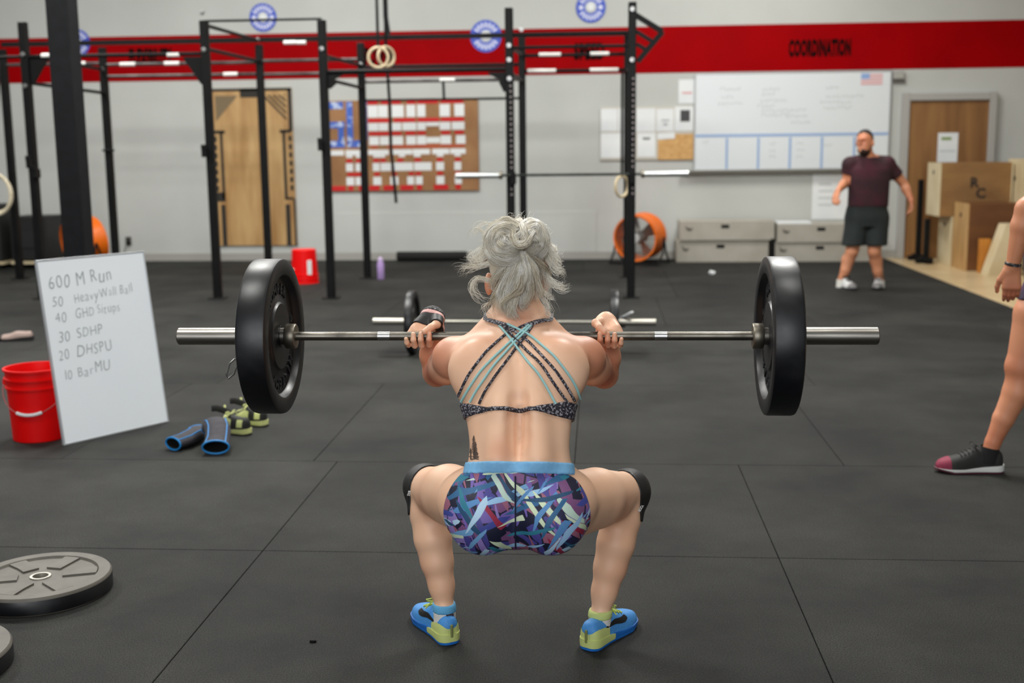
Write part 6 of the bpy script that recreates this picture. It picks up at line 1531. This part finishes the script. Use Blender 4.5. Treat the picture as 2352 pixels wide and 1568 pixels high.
for a, lab in ((ank, 'maroon and black training shoe stepping in at the right edge'), (ab, 'rear maroon and black shoe of the person cut off at right')):
    if a is ank:
        t = thing('training_shoe', lab, 'shoe', (PR(2301, 1080)[0], RY + .0, 0), math.radians(91), group='maroon training shoes')
    else:
        t = thing('training_shoe', lab, 'shoe', (a[0] + .07, a[1], 0), math.radians(90), group='maroon training shoes')
    make_shoe(t, .288, -1, {'upper': M_shblk, 'mid': M_wh, 'out': mat('maroon_outsole', srgb(70, 18, 34), .6), 'toe': M_mar, 'lace': M_shblk}, collar=1.1)
    MB().tube([Vector(a - RB) + Vector((-.012, 0, -.05)), Vector(a - RB) + Vector((0, 0, .015))], [.044, .0405], 18, caps=False).build('sock', mat('black_ankle_sock', srgb(20, 20, 20), .9), side_p)
p = onfloor(718, 1475)
t = thing('rubber_scrap', 'tiny dark rubber scrap on the mat left of the blue shoe', 'scrap', (p.x, p.y, 0))
MB().box((0, 0, .004), (.018, .006, .008), bev=.002).box((.007, .003, .003), (.008, .008, .006), bev=.002).build('scrap_piece', M_black, t)
# ------------------------------------------------------------------ sub-parts: hang small pieces on the part they belong to
SUB = {'raised_letter': 'plate_body', 'swoosh': 'upper', 'toe_cap': 'upper', 'lace_bow': 'lace', 'lace_end': 'lace', 'heel_tab': 'heel_counter', 'grip': 'bail_wire', 'sticker': 'shell', 'bail_ear': 'shell', 'handwriting': 'panel', 'ruled_line': 'panel',
       'marker_scribble': 'panel', 'flag_stripe': 'flag_print', 'flag_canton': 'flag_print', 'print': 'page', 'heading': 'page', 'text_line': 'page', 'sock_logo': 'sock', 'sleeve_print': 'knee_sleeve', 'center_seam': 'shorts', 'waistband': 'shorts', 'wrap_stripe': 'wrist_wrap',
       'wrap_cuff': 'wrist_wrap', 'sock_cuff': 'sock', 'cross_strap': 'sports_top', 'shoulder_strap': 'sports_top', 'hole_strip': 'upright', 'bolt': 'upright', 'bar_hook': 'upright', 'grip_tape': 'crossbar', 'hand_hole': 'side_panel', 'stencil': 'carcass', 'stencil_letter': 'front_and_back',
       'seam_piping': 'shell', 'binding': 'shell', 'guard_badge': 'guard_spoke', 'blade': 'motor', 'grip_mark': 'shaft', 'collar': 'sleeve', 'front_panel': 'box', 'hub_center': 'hub', 'arc_lettering': 'disc', 'side_emblem': 'disc', 'corner_hatch': 'board', 'side_letter': 'board', 'pull_tab': 'strap', 'heel_patch': 'upper', 'plug': 'faceplate', 'scalp_hair': 'hair'}
_st = lambda o: o.name.split('.')[0]
def _ctr(o):
    b = o.bound_box; return sum((Vector(c) for c in b), Vector()) / 8
kids = {}
for o in bpy.data.objects:
    if o.parent is not None: kids.setdefault(o.parent.name, []).append(o)
for root in [o for o in bpy.data.objects if o.parent is None and o.name in kids]:
    ch = kids[root.name]
    for o in ch:
        want = SUB.get(_st(o))
        if not want: continue
        c = [k for k in ch if _st(k) == want and k is not o]
        if not c: continue
        co = _ctr(o); k = min(c, key=lambda q: (_ctr(q) - co).length); o.parent = k
